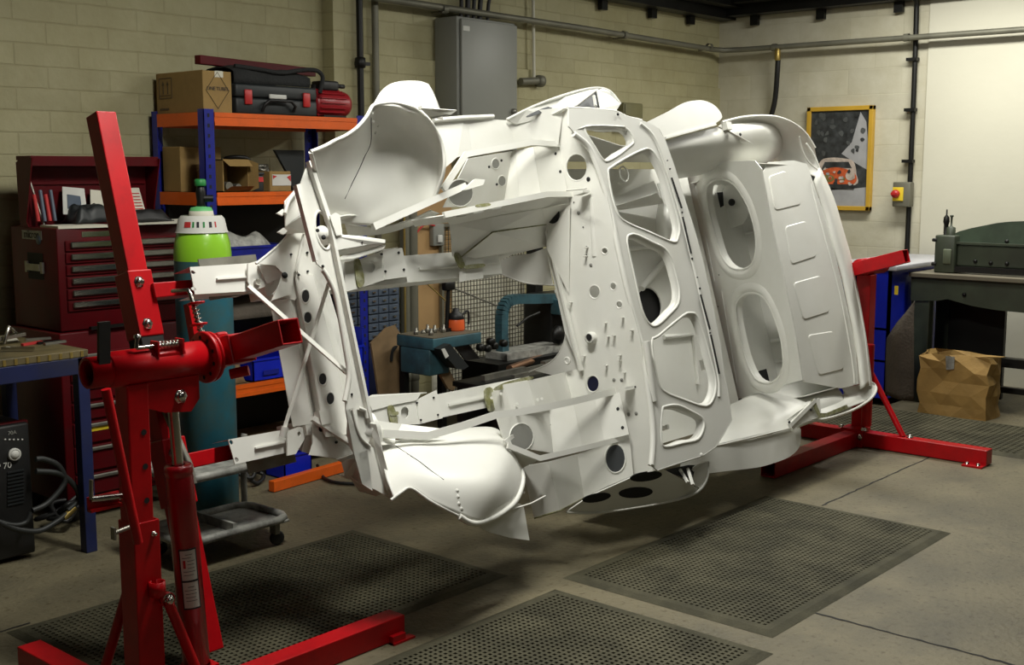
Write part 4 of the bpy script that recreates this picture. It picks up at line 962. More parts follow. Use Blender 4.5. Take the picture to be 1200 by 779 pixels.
# spare wheel bay behind the ovals
o = MB()
bx = 6.12
o.plate([P(bx, .62, -.46), P(bx, -.62, -.46), P(bx + .02, -.62, -.02), P(bx + .02, .62, -.02)], (), .004)
o.plate([P(5.7, .62, -.5), P(bx, .62, -.46), P(bx, -.62, -.46), P(5.7, -.62, -.5)], (), .004)
o.plate([P(5.64, .64, -.44), P(bx, .62, -.44), P(bx, .62, -.02), P(5.64, .64, -.05)], (), .004); o.plate([P(5.64, -.62, -.44), P(bx, -.62, -.44), P(bx, -.62, -.02), P(5.64, -.62, -.05)], (), .004)
for w in (.34, .12, -.3, -.42): o.tube([P(bx - .01, w, -.44), P(bx - .01, w - .02, -.05)], .012, 6)
o.build('luggage_floor', WH, car)
h = MB()
for pts in ([(829, 226), (847, 225), (848, 241), (838, 247), (829, 243)], [(884, 436), (898, 432), (902, 448), (892, 449)]): h.plate([V(p, 'x5.95') for p in pts], (), .004)
h.lathe([(0, .01), (.02, .01), (.02, 0)], V((858, 237), 'x5.98'), (-1, 0, 0), 12)
h.build('access_hole', M['hole'], car)
o = MB(); o.plate([V(p, 'x5.93') for p in ((830, 219), (842, 214), (850, 218), (846, 225), (832, 226))], (), .01); o.plate([V(p, 'x6.0') for p in ((846, 212), (862, 218), (878, 250), (872, 262), (850, 270), (838, 262))], (), .004); o.build('mounting_plate', WH, car)

# --- rear deck with pressed pads
def DT(p, off=0.0):
    """deck plane rises gently from the heelboard"""
    return cp(p[0], p[1], (-.12, 0, 1.0), -.12 * 5.62 - .075 + off)
o = MB()
dk = [(893, 203), (900, 190), (930, 188), (945, 192), (953, 215), (966, 252), (985, 325), (1002, 405), (1006, 450), (985, 455), (941, 447), (934, 400), (920, 330), (905, 262)]
o.plate([DT(p) for p in dk], (), .005)
for c in ([(899, 206), (920, 199), (939, 240), (907, 248)], [(918, 265), (944, 258), (957, 301), (926, 311)], [(928, 331), (961, 322), (972, 366), (940, 376)], [(945, 392), (976, 387), (989, 433), (958, 441)]):
    L = [DT(p) for p in c]; m_ = sum(L, Vector()) / 4; tv = Vector(TV.tolist())
    rnd = []
    for i in range(4):
        a, b, d = L[i - 1], L[i], L[(i + 1) % 4]
        for k in range(6):
            s_ = k / 5; p0 = b + (a - b).normalized() * .03; p1 = b + (d - b).normalized() * .03
            rnd.append((1 - s_) ** 2 * p0 + 2 * s_ * (1 - s_) * b + s_ * s_ * p1)
    K = len(rnd); mid_ = [p + (m_ - p).normalized() * .010 + tv * .007 for p in rnd]
    o.add(rnd + mid_, [(i, (i + 1) % K, K + (i + 1) % K, K + i) for i in range(K)] + [tuple(range(K, 2 * K))], False)
for l in ([(950, 215), (962, 262), (984, 345), (998, 420), (1001, 450)], [(893, 206), (905, 262), (920, 330), (934, 400), (941, 445)]): o.tube([DT(p) for p in smooth_loop(l, 4, False)], .008, 8)
o.build('rear_deck', WH, car)
o = MB()
tl = [((953, 213), (960, 196)), ((966, 252), (974, 228)), ((976, 290), (985, 265)), ((986, 325), (996, 305)), ((1002, 405), (1011, 385)), ((1006, 440), (1017, 430)), ((1008, 456), (1019, 450))]
o.grid([[DT(a), DT(((a[0] + b[0]) / 2, (a[1] + b[1]) / 2), .03), DT(b, .0), DT((b[0] + 3, b[1] + 4), -.05)] for a, b in tl], 3, 3, .004)
o.tube([DT(p, .002) for p in smooth_loop([(945, 168), (956, 186), (966, 215), (976, 245), (987, 285), (999, 325), (1012, 385), (1017, 430), (1019, 452)], 4, False)], .006, 8)
o.build('tail_edge', WH, car)
# rear inner arches: upper one shaded, lower one lit from above
o = MB()
o.grid([[V((768, 168, -.03)), V((806, 157, -.03)), V((850, 147, -.04)), V((885, 144, -.08)), V((905, 146, -.12))],
        [V((776, 178, -.03)), V((816, 168, -.02)), V((862, 157, -.03)), V((895, 152, -.07)), V((914, 156, -.14))],
        [V((782, 192, -.10)), V((825, 184, -.08)), V((870, 174, -.08)), V((902, 168, -.12)), V((917, 170, -.18))],
        [V((786, 204, -.24)), V((830, 197, -.22)), V((876, 189, -.20)), V((902, 184, -.20)), V((912, 182, -.22))],
        [V((790, 210, -.38)), V((833, 203, -.36)), V((878, 197, -.30)), V((900, 192, -.26)), V((906, 188, -.26))]], 5, 5, .004)
o.build('rear_wheel_arch', WH, car)
o = MB()
o.grid([[V((846, 143, -.05)), V((872, 137, -.05)), V((903, 136, -.06)), V((925, 142, -.06)), V((943, 155, -.06)), V((954, 171, -.06))],
        [V((850, 148, -.12)), V((880, 148, -.12)), V((912, 150, -.14)), V((930, 160, -.14)), V((946, 172, -.12)), V((957, 186, -.1))],
        [V((862, 156, -.18)), V((890, 160, -.18)), V((916, 170, -.2)), V((934, 182, -.18)), V((948, 194, -.14)), V((962, 202, -.1))],
        [V((880, 172, -.24)), V((900, 182, -.24)), V((918, 192, -.22)), V((934, 200, -.18)), V((948, 204, -.14)), V((958, 208, -.10))]], 5, 5, .004)
o.tube([V(p) for p in smooth_loop([(846, 143, -.04), (872, 137, -.04), (903, 136, -.05), (925, 142, -.05), (943, 155, -.05), (955, 173, -.05)], 5, False)], .007, 8)
o.tube([V(p) for p in smooth_loop([(937, 160, -.08), (940, 175, -.1), (948, 190, -.1), (960, 200, -.08)], 4, False)], .005, 6)
o.build('rear_wing_shell', WH, car)
o = MB(); o.plate(Q([(842, 148, -.03), (850, 143, -.02), (856, 154, -.02), (876, 165, -.04), (882, 168, -.05), (862, 165, -.05), (846, 156, -.05)]), (), .006); o.obox(V((852, 148), -.01), XV * .05, WV * .04, TV * .03); o.build('hood_bracket', WH, car)
h = MB(); holes_dark(h, [(867.5, 157.5, .008)], -.02); h.build('bolt_hole', M['hole'], car)
# upper and lower rounded sill plates
o = MB()
o.plate(Q(smooth_loop([(758, 143), (770, 137), (784, 130), (800, 121), (812, 118), (824, 118), (836, 123), (844, 132), (845, 139), (836, 146)], 3, False) + [(808, 153), (779, 161), (760, 166)], -.0), (), .006)
o.bar(V((779, 162), .0), V((838, 146), .0), .01, .016, TV); o.build('sill_plate', WH, car)
o = MB()
o.plate(Q([(800, 532), (845, 522), (900, 510), (934, 498), (938, 503)] + smooth_loop([(938, 512), (936, 524), (925, 535), (905, 543), (885, 548), (850, 552), (815, 556), (796, 553)], 3, False), -.02), (), .006)
o.build('sill_plate', WH, car)
o = MB()
o.grid([[V((845, 480, -.36)), V((880, 463, -.34)), V((915, 452, -.28)), V((945, 445, -.22)), V((968, 447, -.16)), V((982, 455, -.12))],
        [V((838, 495, -.24)), V((880, 480, -.20)), V((915, 468, -.16)), V((945, 460, -.12)), V((970, 458, -.08)), V((987, 462, -.06))],
        [V((836, 508, -.12)), V((880, 497, -.08)), V((912, 488, -.06)), V((940, 476, -.05)), V((968, 470, -.04)), V((990, 472, -.03))],
        [V((836, 522, -.03)), V((880, 512, -.02)), V((925, 502, -.02)), V((942, 492, -.03)), V((965, 485, -.03)), V((988, 480, -.03))]], 5, 5, .004)
o.tube([V(p) for p in [(836, 523, -.02), (880, 513, -.01), (928, 501, -.01)]], .004, 6)
o.build('rear_wheel_arch', WH, car)
o = MB()
o.grid([[V((985, 452, -.10)), V((1002, 452, -.06)), V((1018, 448, -.04)), V((1026, 452, -.03))], [V((986, 465, -.06)), V((1002, 464, -.03)), V((1016, 462, -.02)), V((1025, 460, -.02))], [V((940, 490, -.02)), V((966, 486, .0)), V((990, 479, .0)), V((1014, 470, .0))]], 4, 5, .004)
o.tube([V(p) for p in smooth_loop([(934, 500, .0), (950, 494, .0), (975, 489, .0), (1000, 480, .0), (1018, 469, .0), (1026, 459, -.01), (1025, 451, -.03), (1018, 447, -.04)], 5, False)], .008, 8)
o.build('rear_wing_shell', WH, car)
o = MB(); o.plate(Q([(923, 491, .02), (935, 482, .02), (960, 466, .0), (962, 488, .01), (938, 496, .02), (930, 503, .02)]), (), .005); o.bar(V((925, 499), .03), V((955, 469), .02), .02, .012, TV); o.build('hood_bracket', WH, car)
o = MB(); o.plate(Q([(950, 470), (954, 467), (961, 484), (968, 484), (992, 474), (994, 478), (966, 489), (960, 490)], .022), (), .003); o.build('seam_sealer', M['sealer'], car)
h = MB(); holes_dark(h, [(925, 495, .008), (950, 480, .007)], .03); h.build('bolt_hole', M['hole'], car)
# ================================================================== rotisserie stands
RD = M['red']; ST = M['steel']
def bolt(m_parent, p, ax, r=.012, name='bolt'):
    o = MB(); a = Vector(ax).normalized(); o.lathe([(0, .012), (r * .8, .012), (r, .008), (r, 0), (r * 1.4, 0), (r * 1.4, -.004)], p, a, 6); return o.build(name, ST, m_parent)
SX = 1.82
st = thing('rotisserie_stand', 'red rotisserie stand with hydraulic ram in the left foreground, holding the chassis legs', 'stand', (SX, 3.03, 0))
MB().bar((SX - .06, 2.35, .045), (SX - .06, 3.62, .045), .08, .08).build('cross_foot', RD, st, bevel=.004)
MB().bar((SX - .02, 2.93, .042), (2.74, 2.93, .042), .08, .08, hollow=.006).build('leg', RD, st, bevel=.003)
MB().box(2.66, 2.76, 2.86, 2.89, .0, .008).box(2.66, 2.72, 2.865, 2.885, .0, .03).build('foot_plate', RD, st)
MB().bar((SX, 3.03, .085), (SX, 3.03, .60), .084, .084, (1, 0, 0), hollow=.006).build('outer_post', RD, st, bevel=.004)
MB().bar((SX - .005, 3.03, .30), (SX - .005, 3.03, 1.0), .068, .068, (1, 0, 0)).build('inner_post', RD, st, bevel=.004)
o = MB()
for z in (.66, .76, .86): o.lathe([(0, .001), (.009, .001)], (SX - .005 + .012, 2.995, z), (0, -1, 0), 14)
o.build('pin_hole', M['hole'], st)
MB().lathe([(.018, -.02), (.024, -.02), (.024, .022), (.018, .022), (.018, -.02)], (SX + .015, 2.972, .40), (0, 0, 1), 18).build('collar', RD, st)
for nm, a, b in (('brace', (1.82, 3.09, .40), (1.78, 3.20, .09)), ('brace', (1.865, 2.97, .36), (1.95, 2.94, .09))):
    o = MB(); o.tube([a, b], .015, 12); a = Vector(a); o.lathe([(.02, -.008), (.022, -.008), (.022, .008), (.02, .008)], a, (1, 0, 0) if nm == 'x' else (0, -1, 0), 16); br_ = o.build(nm, RD, st); bolt(br_, a + Vector((0, -.012, 0)), (-.3, -1, 0), .011)
# hub sleeve, spindle, flange
o = MB(); o.lathe([(.042, -.03), (.052, -.03), (.052, .30), (.042, .30)], (1.77, 3.03, 1.045), (1, 0, 0), 32); o.build('hub_sleeve', RD, st)
o = MB(); o.lathe([(.036, -.02), (.044, -.02), (.044, .42), (.036, .42), (.036, -.02)], (1.70, 3.03, 1.045), (1, 0, 0), 32); sp_ = o.build('spindle', RD, st)
o = MB(); o.lathe([(0, 0), (.036, 0)], (1.76, 3.03, 1.045), (1, 0, 0), 24); o.build('spindle_bore', M['hole'], st)
o = MB(); o.lathe([(0, 0), (.075, 0), (.078, .004), (.078, .012), (.075, .016), (0, .016)], (2.055, 3.03, 1.045), (1, 0, 0), 40); fl_ = o.build('index_flange', RD, st)
o = MB(); o.lathe([(0, 0), (.073, 0), (.076, .004), (.076, .008), (0, .012)], (2.075, 3.03, 1.045), (1, 0, 0), 40); o.build('index_plate', RD, st)
o = MB()
for k in range(10):
    a = 2 * PI * k / 10 + .2; o.lathe([(0, -.0015), (.0065, -.0015)], (2.055, 3.03 + .060 * math.cos(a), 1.045 + .060 * math.sin(a)), (1, 0, 0), 12)
o.build('index_hole', M['hole'], fl_)
# clevis plates and hydraulic ram
MB().prism([(1.835, 3.0, 1.0), (2.02, 3.0, 1.0), (2.02, 3.0, .93), (1.99, 3.0, .895), (1.90, 3.0, .905), (1.835, 3.0, .93)], (0, .006, 0)).build('clevis_plate', RD, st)
MB().prism([(1.835, 3.06, 1.0), (2.02, 3.06, 1.0), (2.02, 3.06, .93), (1.99, 3.06, .895), (1.90, 3.06, .905), (1.835, 3.06, .93)], (0, -.006, 0)).build('clevis_plate', RD, st)
bolt(st, (1.955, 2.998, .945), (0, -1, 0), .016)
ra, rb_ = Vector((1.945, 3.03, .95)), Vector((1.995, 3.03, .11)); rd = (rb_ - ra).normalized()
o = MB(); o.tube([ra, ra + rd * .4], .0165, 20); o.build('ram_rod', M['steel'], st)
o = MB(); L = (rb_ - ra).length; o.lathe([(.02, .215), (.038, .215), (.042, .222), (.042, .24), (.039, .245), (.041, .25), (.041, L), (0, L)], ra, rd, 30); cyl_ = o.build('ram_cylinder', mat('dark_red_paint', (.30, .004, .010), .3, var=.12, coat=.3), st)
MB().lathe([(.030, -.03), (.034, -.03), (.034, .03), (.030, .03)], rb_ + Vector((0, 0, -.01)), (0, 1, 0), 16).box(1.95, 2.05, 2.99, 3.07, .083, .10).build('ram_foot', RD, st)
# sticker wrapped on the ram body
def on_ram(u, h, r=.0418):
    ax = rd; e1 = Vector((0, -1, 0)); e2 = ax.cross(e1).normalized(); a = u
    return ra + ax * h + (e1 * math.cos(a) + e2 * math.sin(a)) * r
vd = (Vector((0, 0, 1.6)) - (ra + rd * .55)); ang0 = math.atan2(vd.dot(rd.cross(Vector((0, -1, 0))).normalized()), vd.dot(Vector((0, -1, 0))))
def patch(u0, u1, h0, h1, mt, r, name, parent):
    o = MB(); n = 10; vs = [on_ram(ang0 + u0 + (u1 - u0) * i / n, h, r) for i in range(n + 1) for h in (h0, h1)]
    o.add(vs, [(2 * i, 2 * i + 1, 2 * i + 3, 2 * i + 2) for i in range(n)], True); return o.build(name, mt, parent)
sg = 1 if on_ram(ang0 + .5, .5).dot(Vector(Rt.tolist())) > on_ram(ang0, .5).dot(Vector(Rt.tolist())) else -1
stk = patch(-.55 * sg, .75 * sg, .465, .655, M['label'], .0414, 'sticker', cyl_)
fr_ = MB()
for (u0, u1, h0, h1) in ((-.55, .75, .465, .470), (-.55, .75, .650, .655), (-.55, .75, .563, .569), (-.55, -.47, .465, .655), (.67, .75, .465, .655), (-.1, .4, .482, .4835), (-.35, .3, .492, .4935), (0, .55, .502, .5035), (0, .5, .513, .5145), (0, .5, .524, .5255), (-.3, .55, .535, .5365), (-.3, .4, .546, .5475), (-.1, .35, .583, .585), (-.35, .5, .594, .5955), (-.3, .5, .605, .6065), (-.3, .4, .616, .6175), (-.3, .5, .627, .6285)):
    n = 8; vs = [on_ram(ang0 + sg * (u0 + (u1 - u0) * i / n), h, .0419) for i in range(n + 1) for h in (h0, h1)]; fr_.add(vs, [(2 * i, 2 * i + 1, 2 * i + 3, 2 * i + 2) for i in range(n)], False)
fr_.build('sticker_print', M['ink'], cyl_)
patch(-.30 * sg, -.12 * sg, .50, .525, M['redink'], .0420, 'warning_mark', cyl_)
# pump handle, small catches
h1, h2_ = on_y(124, 456, 2.93), on_y(162, 636, 2.93)
MB().tube([h1, h2_], .0135, 14).build('pump_handle', RD, st)
a = on_y(122, 588, 2.95); MB().box(a.x - .045, a.x + .05, 2.94, 2.96, a.z - .02, a.z - .012).box(a.x - .045, a.x + .05, 2.957, 2.962, a.z - .02, a.z + .02).build('catch_bracket', RD, st)
o = MB(); p = on_y(107, 585, 2.95); q = on_y(107, 562, 2.95); o.tube([p, q], .006, 8); o.tube([p, p + Vector((.03, 0, -.004)), p + Vector((.09, 0, -.01))], .009, 10); o.build('locking_pin', ST, st)
a = on_y(133, 625, 2.98); MB().tube([a, a + Vector((.06, 0, .008))], .007, 8).obox(a, (.006, .0, 0), (0, .02, 0), (0, 0, .035)).build('wing_bolt', M['dull'], st)
bolt(st, (SX + .02, 2.985, .56), (0, -1, 0), .006)
# spring loaded index pins
def spring(a, b, r, turns, name, parent):
    a, b = Vector(a), Vector(b); d = (b - a); u = d.cross(Vector((0, 1, .3))).normalized(); w = d.cross(u).normalized(); n = turns * 10
    return MB().tube([a + d * (i / n) + (u * math.cos(2 * PI * i / 10) + w * math.sin(2 * PI * i / 10)) * r for i in range(n + 1)], .0022, 5).build(name, ST, parent)
p0, p1, p2 = on_x(202, 341, 2.07), on_x(221, 340, 2.07), on_x(239, 403, 2.07)
MB().tube([p0, p1, p1 + Vector((0, -.008, -.01)), p2], .0062, 10).build('index_pin', ST, st)
spring(on_x(228, 358, 2.07), on_x(239, 402, 2.07), .010, 9, 'pin_spring', st)
for q in ((230, 356), (233, 381)):
    c_ = on_x(*q, 2.07); MB().lathe([(0, 0), (.026, 0), (.026, .005), (0, .005)], c_, (0, .25, 1), 18).build('spring_seat', RD, st)
MB().plate([on_x(*q, 2.085) for q in ((218, 357), (224, 355), (233, 402), (226, 404))], (), .02).build('pin_bracket', RD, st)
q0, q1 = on_y(160, 408, 3.0), on_y(212, 402, 3.0)
MB().tube([q0, q1], .006, 10).tube([on_y(160, 408, 3.0), on_y(161, 396, 3.0)], .006, 8).lathe([(0, .012), (.010, .008), (.010, 0)], on_y(161, 396, 3.0), (0, 0, 1), 10).build('index_pin', ST, st)
spring(on_y(186, 404, 3.0), on_y(210, 402, 3.0), .010, 6, 'pin_spring', st)
a, b = on_y(181, 414, 3.0), on_y(214, 410, 3.0)
MB().box(a.x, b.x, 2.985, 3.015, a.z - .012, a.z - .002).box(a.x, a.x + .006, 2.98, 3.02, a.z - .01, a.z + .035).box(b.x - .012, b.x - .006, 2.98, 3.02, a.z - .01, a.z + .035).build('pin_bracket', RD, st)
a = on_y(115, 386, 3.0); MB().obox((a.x + .015, 3.0, a.z - .04), (.034, 0, 0), (0, .012, 0), (.006, 0, .12)).build('lever_grip', M['black'], st)
# rotating head
def PB(x, w, t): return P(x, w, t)
MB().bar(P(2.09, .02, 0), P(2.13, .02, 0), .10, .10, TV).build('head_collar', RD, st, bevel=.008)
MB().bar(P(2.14, .01, -.44), P(2.14, .01, .33), .075, .075, XV, hollow=.006).build('offset_tube', RD, st, bevel=.003)
MB().bar(P(2.14, .01, .02), P(2.14, .01, .09), .088, .088, XV).build('offset_clamp', RD, st, bevel=.004)
MB().tube([P(2.12, -.06, .03), P(2.16, -.06, .07)], .016, 12).build('clamp_nut', RD, st)
MB().bar(P(2.14, -.90, -.42), P(2.14, .90, -.42), .072, .072, TV).build('long_beam', RD, st, bevel=.004)
MB().bar(P(2.14, .14, -.42), P(2.14, .36, -.42), .088, .088, TV).build('arm_sleeve', RD, st, bevel=.004)
MB().bar(P(2.14, -.42, -.42), P(2.14, -.20, -.42), .088, .088, TV).build('arm_sleeve', RD, st, bevel=.004)
MB().bar(P(2.14, .10, -.42), P(2.14, .14, -.42), .08, .08, TV).build('sleeve_gap', M['hole'], st)
for w in (.32, .18, -.25, -.37): bolt(st, P(2.13, w, -.375), TV, .014)
for w in (.285, -.285): MB().bar(P(2.17, w, -.39), P(2.55, w, -.385), .05, .06, TV).build('mounting_arm', RD, st, bevel=.003)
MB().tube([P(2.13, .00, -.42), P(2.13, -.3, -.30), P(2.13, -.36, -.3)], .012, 8).build('tie_rod', M['dull'], st)

SX2 = 6.60
s2 = thing('rotisserie_stand', 'red steel rotisserie stand at the far right, mostly hidden behind the tail of the shell', 'stand', (SX2, 3.03, 0))
MB().bar((6.53, 2.25, .047), (6.53, 3.75, .047), .085, .085).build('cross_foot', RD, s2, bevel=.004)
MB().bar((5.50, 3.03, .045), (6.50, 3.03, .045), .085, .085, hollow=.006).build('leg', RD, s2, bevel=.003)
MB().box(6.42, 6.50, 2.25, 2.36, 0, .01).build('foot_plate', RD, s2); bolt(s2, (6.45, 2.28, .01), (0, 0, 1), .01); bolt(s2, (6.45, 2.34, .01), (0, 0, 1), .01)
MB().bar((6.53, 2.96, .05), (6.53, 3.1, .05), .11, .11).build('foot_socket', RD, s2, bevel=.004)
for p in ((6.49, 2.96, .105), (6.49, 3.10, .105), (6.47, 2.98, .06), (6.53, 2.70, .095)): bolt(s2, p, (0, 0, 1) if p[2] > .09 else (-1, 0, 0), .014)
MB().bar((SX2, 3.03, .09), (SX2, 3.03, 1.0), .085, .085, (1, 0, 0)).build('post', RD, s2, bevel=.004)
MB().tube([(SX2 - .03, 2.98, .45), (6.53, 2.74, .09)], .017, 12).build('brace', RD, s2)
MB().tube([(SX2 - .03, 3.08, .45), (6.53, 3.35, .09)], .017, 12).build('brace', RD, s2)
MB().lathe([(.036, 0), (.05, 0), (.05, .3), (.036, .3)], (6.50, 3.03, 1.045), (1, 0, 0), 24).build('hub_sleeve', RD, s2)
MB().bar(P(6.45, 0, -.42), P(6.45, 0, .31), .075, .075, XV, hollow=.006).build('offset_tube', RD, s2, bevel=.003)
MB().bar(P(6.45, -.35, -.42), P(6.45, .35, -.42), .072, .072, TV).build('long_beam', RD, s2, bevel=.004)
MB().tube([P(6.43, .06, -.02), P(6.43, .12, -.03)], .010, 8).build('index_pin', M['dull'], s2)
bolt(s2, P(6.42, -.12, -.38), TV, .016)
for w in (.26, -.26): MB().bar(P(6.14, w, -.40), P(6.45, w, -.40), .05, .06, TV).build('mounting_arm', RD, s2, bevel=.003)
MB().tube([(SX2 - .06, 2.97, .60), (SX2 - .06, 2.97, .12)], .03, 12).build('ram_cylinder', RD, s2)
# ================================================================== back wall: racking and what stands on it
def seta(o, *a): tag(o, *a); return o
sh = thing('storage_rack', 'boltless storage rack with blue uprights and orange shelf beams against the back wall', 'shelving', (4.03, 5.3, 0))
rx0, rx1, ry0, ry1 = 3.50, 4.56, 5.08, 5.54
levels = (1.885, 1.49, 1.05, .50, .16)
for x, y, sx_, sy_ in ((rx0, ry0, 1, 1), (rx0, ry1, 1, -1), (rx1, ry0, -1, 1), (rx1, ry1, -1, -1)):
    o = MB(); o.box(min(x, x + .06 * sx_), max(x, x + .06 * sx_), min(y, y + .004 * sy_), max(y, y + .004 * sy_), 0, 1.90); o.box(min(x, x + .004 * sx_), max(x, x + .004 * sx_), min(y, y + .05 * sy_), max(y, y + .05 * sy_), 0, 1.90)
    up = o.build('upright', M['blue'], sh)
    o = MB(); 
    for z in np.arange(.06, 1.88, .05): o.box(x + (.022 if sx_ > 0 else -.034), x + (.034 if sx_ > 0 else -.022), y - .0015 if sy_ > 0 else y - .0055, y + .0055 if sy_ > 0 else y + .0015, z, z + .018)
    o.build('slot_row', M['hole'], up)
for z in levels:
    MB().box(rx0 + .03, rx1 - .03, ry0 + .004, ry1 - .004, z - .018, z - .004).build('shelf_board', M['wood'], sh)
    for (a, b, c, d) in ((rx0 + .062, rx1 - .062, ry0 - .002, ry0 + .012), (rx0 + .062, rx1 - .062, ry1 - .012, ry1)):
        MB().box(a, b, c, d, z - .065, z).box(a, b, c - .003, c + .003, z - .022, z).box(a, b, c - .003, c + .003, z - .065, z - .045).build('shelf_beam', M['orange'], sh)
    for x in (rx0, rx1 - .012): MB().box(x, x + .012, ry0 + .05, ry1 - .05, z - .065, z).build('end_beam', M['orange'], sh)
MB().box(rx0 + .06, rx1 - .06, ry1 - .030, ry1 - .022, .02, 1.42).build('shade_sheet', M['blackm'], sh)  # dark sheet added in place of the shade behind the lower shelves
zt = levels[0]
# cardboard box
b = thing('cardboard_box', 'sealed cardboard box with printed arrows and a diamond mark, on top of the rack', 'box', (3.6, 5.26, zt))
bx0, bx1, by0, by1, bh = 3.53, 3.70, 5.12, 5.53, .205
MB().box(bx0, bx1, by0, by1, zt, zt + bh).box(bx0 - .001, bx0 + .005, by0, by1, zt, zt + bh + .002).build('carton', M['card'], b, bevel=.004)
MB().box(bx0 + .075, bx0 + .115, by0 - .0015, by1, zt + bh + .0005, zt + bh + .0015).box(bx0 + .07, bx0 + .12, by0 - .0018, by0, zt + bh - .03, zt + bh).build('parcel_tape', M['paper'], b)
o = MB(); c_ = Vector(((bx0 + bx1) / 2, by0 - .002, zt + .11)); d_ = [c_ + Vector(q) for q in ((0, 0, .09), (.068, 0, 0), (0, 0, -.09), (-.068, 0, 0))]
for i in range(4): o.bar(d_[i], d_[(i + 1) % 4], .0015, .003, (0, 1, 0))
yy = by1 - .07
for q in ((0, .05, 0, .16), ): pass
xs = bx0 - .003
for (y, z0, z1) in ((by1 - .03, zt + .08, zt + .18), (by1 - .14, zt + .08, zt + .18)): o.box(xs, xs + .002, y - .002, y + .002, z0, z1)
for z in (zt + .08, zt + .18): o.box(xs, xs + .002, by1 - .14, by1 - .03, z - .002, z + .002)
for y in (by1 - .065, by1 - .105):
    o.box(xs, xs + .002, y - .003, y + .003, zt + .10, zt + .15); o.add([(xs, y - .012, zt + .145), (xs, y + .012, zt + .145), (xs, y, zt + .168)], [(0, 1, 2)])
o.box(xs, xs + .002, by1 - .13, by1 - .03, zt + .092, zt + .095); o.box(xs, xs + .002, by1 - .11, by1 - .03, zt + .02, zt + .03)
o.build('printed_marks', mat('carton_ink', (.10, .07, .035), .8), b)
mesh_text('LINE TUBES', .025, (c_.x, by0 - .0025, c_.z + .008), (1, 0, 0), (0, 0, 1), M['ink'], b)
# tool case
tcx0, tcx1 = 3.74, 4.27
b = thing('tool_case', 'charcoal plastic tool case with two red latches on top of the rack', 'case', (4.0, 5.3, zt))
MB().rbox(tcx0, tcx1, 5.14, 5.5, zt, zt + .085, .012).build('lower_shell', M['case'], b)
MB().rbox(tcx0, tcx1, 5.14, 5.5, zt + .087, zt + .155, .012).build('lid', M['case'], b)
for x in (tcx0 + .05, tcx1 - .10): MB().rbox(x, x + .045, 5.128, 5.142, zt + .05, zt + .125, .005).build('latch', M['redp'], b)
MB().tube([(3.90, 5.135, zt + .02), (3.90, 5.115, zt + .05), (3.93, 5.11, zt + .075), (4.07, 5.11, zt + .075), (4.10, 5.115, zt + .05), (4.10, 5.135, zt + .02)], .009, 8).build('carry_handle', M['black'], b)
MB().rbox(3.945, 4.055, 5.128, 5.142, zt + .085, zt + .108, .004).build('name_plate', M['label'], b)
# soft bag on the case
b = thing('tool_bag', 'black soft tool bag with a drooping strap lying on the charcoal case', 'bag', (4.0, 5.32, zt + .157))
o = MB(); rows = []
for i in range(7):
    x = 3.75 + i * .083; hh = (.085, .10, .095, .088, .085, .09, .07)[i]; r = []
    for k in range(9):
        a = PI * k / 8; r.append((x + .01 * math.sin(k * 2.3 + i), 5.32 - .15 * math.cos(a), zt + .158 + hh * math.sin(a) ** .45 * (1 + .06 * math.sin(i * 2.1 + k))))
    rows.append(r)
o.grid(rows, 3, 2, .004); o.build('bag_body', M['dgrey'], b)
MB().tube(smooth_loop([(3.78, 5.2, zt + .245), (3.92, 5.18, zt + .235), (4.05, 5.17, zt + .225), (4.18, 5.17, zt + .245), (4.27, 5.15, zt + .25), (4.31, 5.14, zt + .22), (4.30, 5.14, zt + .17), (4.29, 5.14, zt + .13)], 5, False), .012, 8).build('strap', M['dgrey'], b)
o = MB(); o.bar((3.64, 5.32, zt + .275), (4.46, 5.40, zt + .262), .045, .045); tag(o.build('steel_box_section', M['redtool'], bevel=.003), 'maroon steel box section lying across the tool bag on the rack', 'bar')
# red electric motor / compressor
b = thing('electric_motor', 'red finned electric motor with black terminal box at the right end of the rack top', 'motor', (4.42, 5.25, zt))
MB().lathe([(0, -.12), (.055, -.12), (.07, -.10), (.07, .11), (.062, .13), (0, .135)], (4.43, 5.25, zt + .082), (1, 0, 0), 32).build('motor_casing', mat('dark_red_motor', (.30, .012, .018), .35, var=.1), b)
o = MB()
for k in range(18):
    a = PI * (k - 4) / 9; o.obox((4.42, 5.25 + .074 * math.cos(a), zt + .082 + .074 * math.sin(a)), (.18, 0, 0), (0, .012 * math.cos(a), .012 * math.sin(a)), (0, -.004 * math.sin(a), .004 * math.cos(a)))
o.build('cooling_fin', MATS['dark_red_motor'], b)
MB().rbox(4.36, 4.48, 5.20, 5.30, zt + .152, zt + .205, .01).lathe([(0, 0), (.012, 0), (.012, .05), (0, .05)], (4.48, 5.22, zt + .18), (1, 0, 0), 12).build('terminal_box', M['black'], b)
MB().box(4.34, 4.50, 5.17, 5.33, zt, zt + .016).build('motor_foot', M['blackm'], b)
MB().lathe([(.0, 0), (.02, 0), (.02, .09), (.014, .11), (.014, .15), (0, .15)], (4.31, 5.22, zt + .03), (0, 0, 1), 14).build('spout', M['blackm'], b)
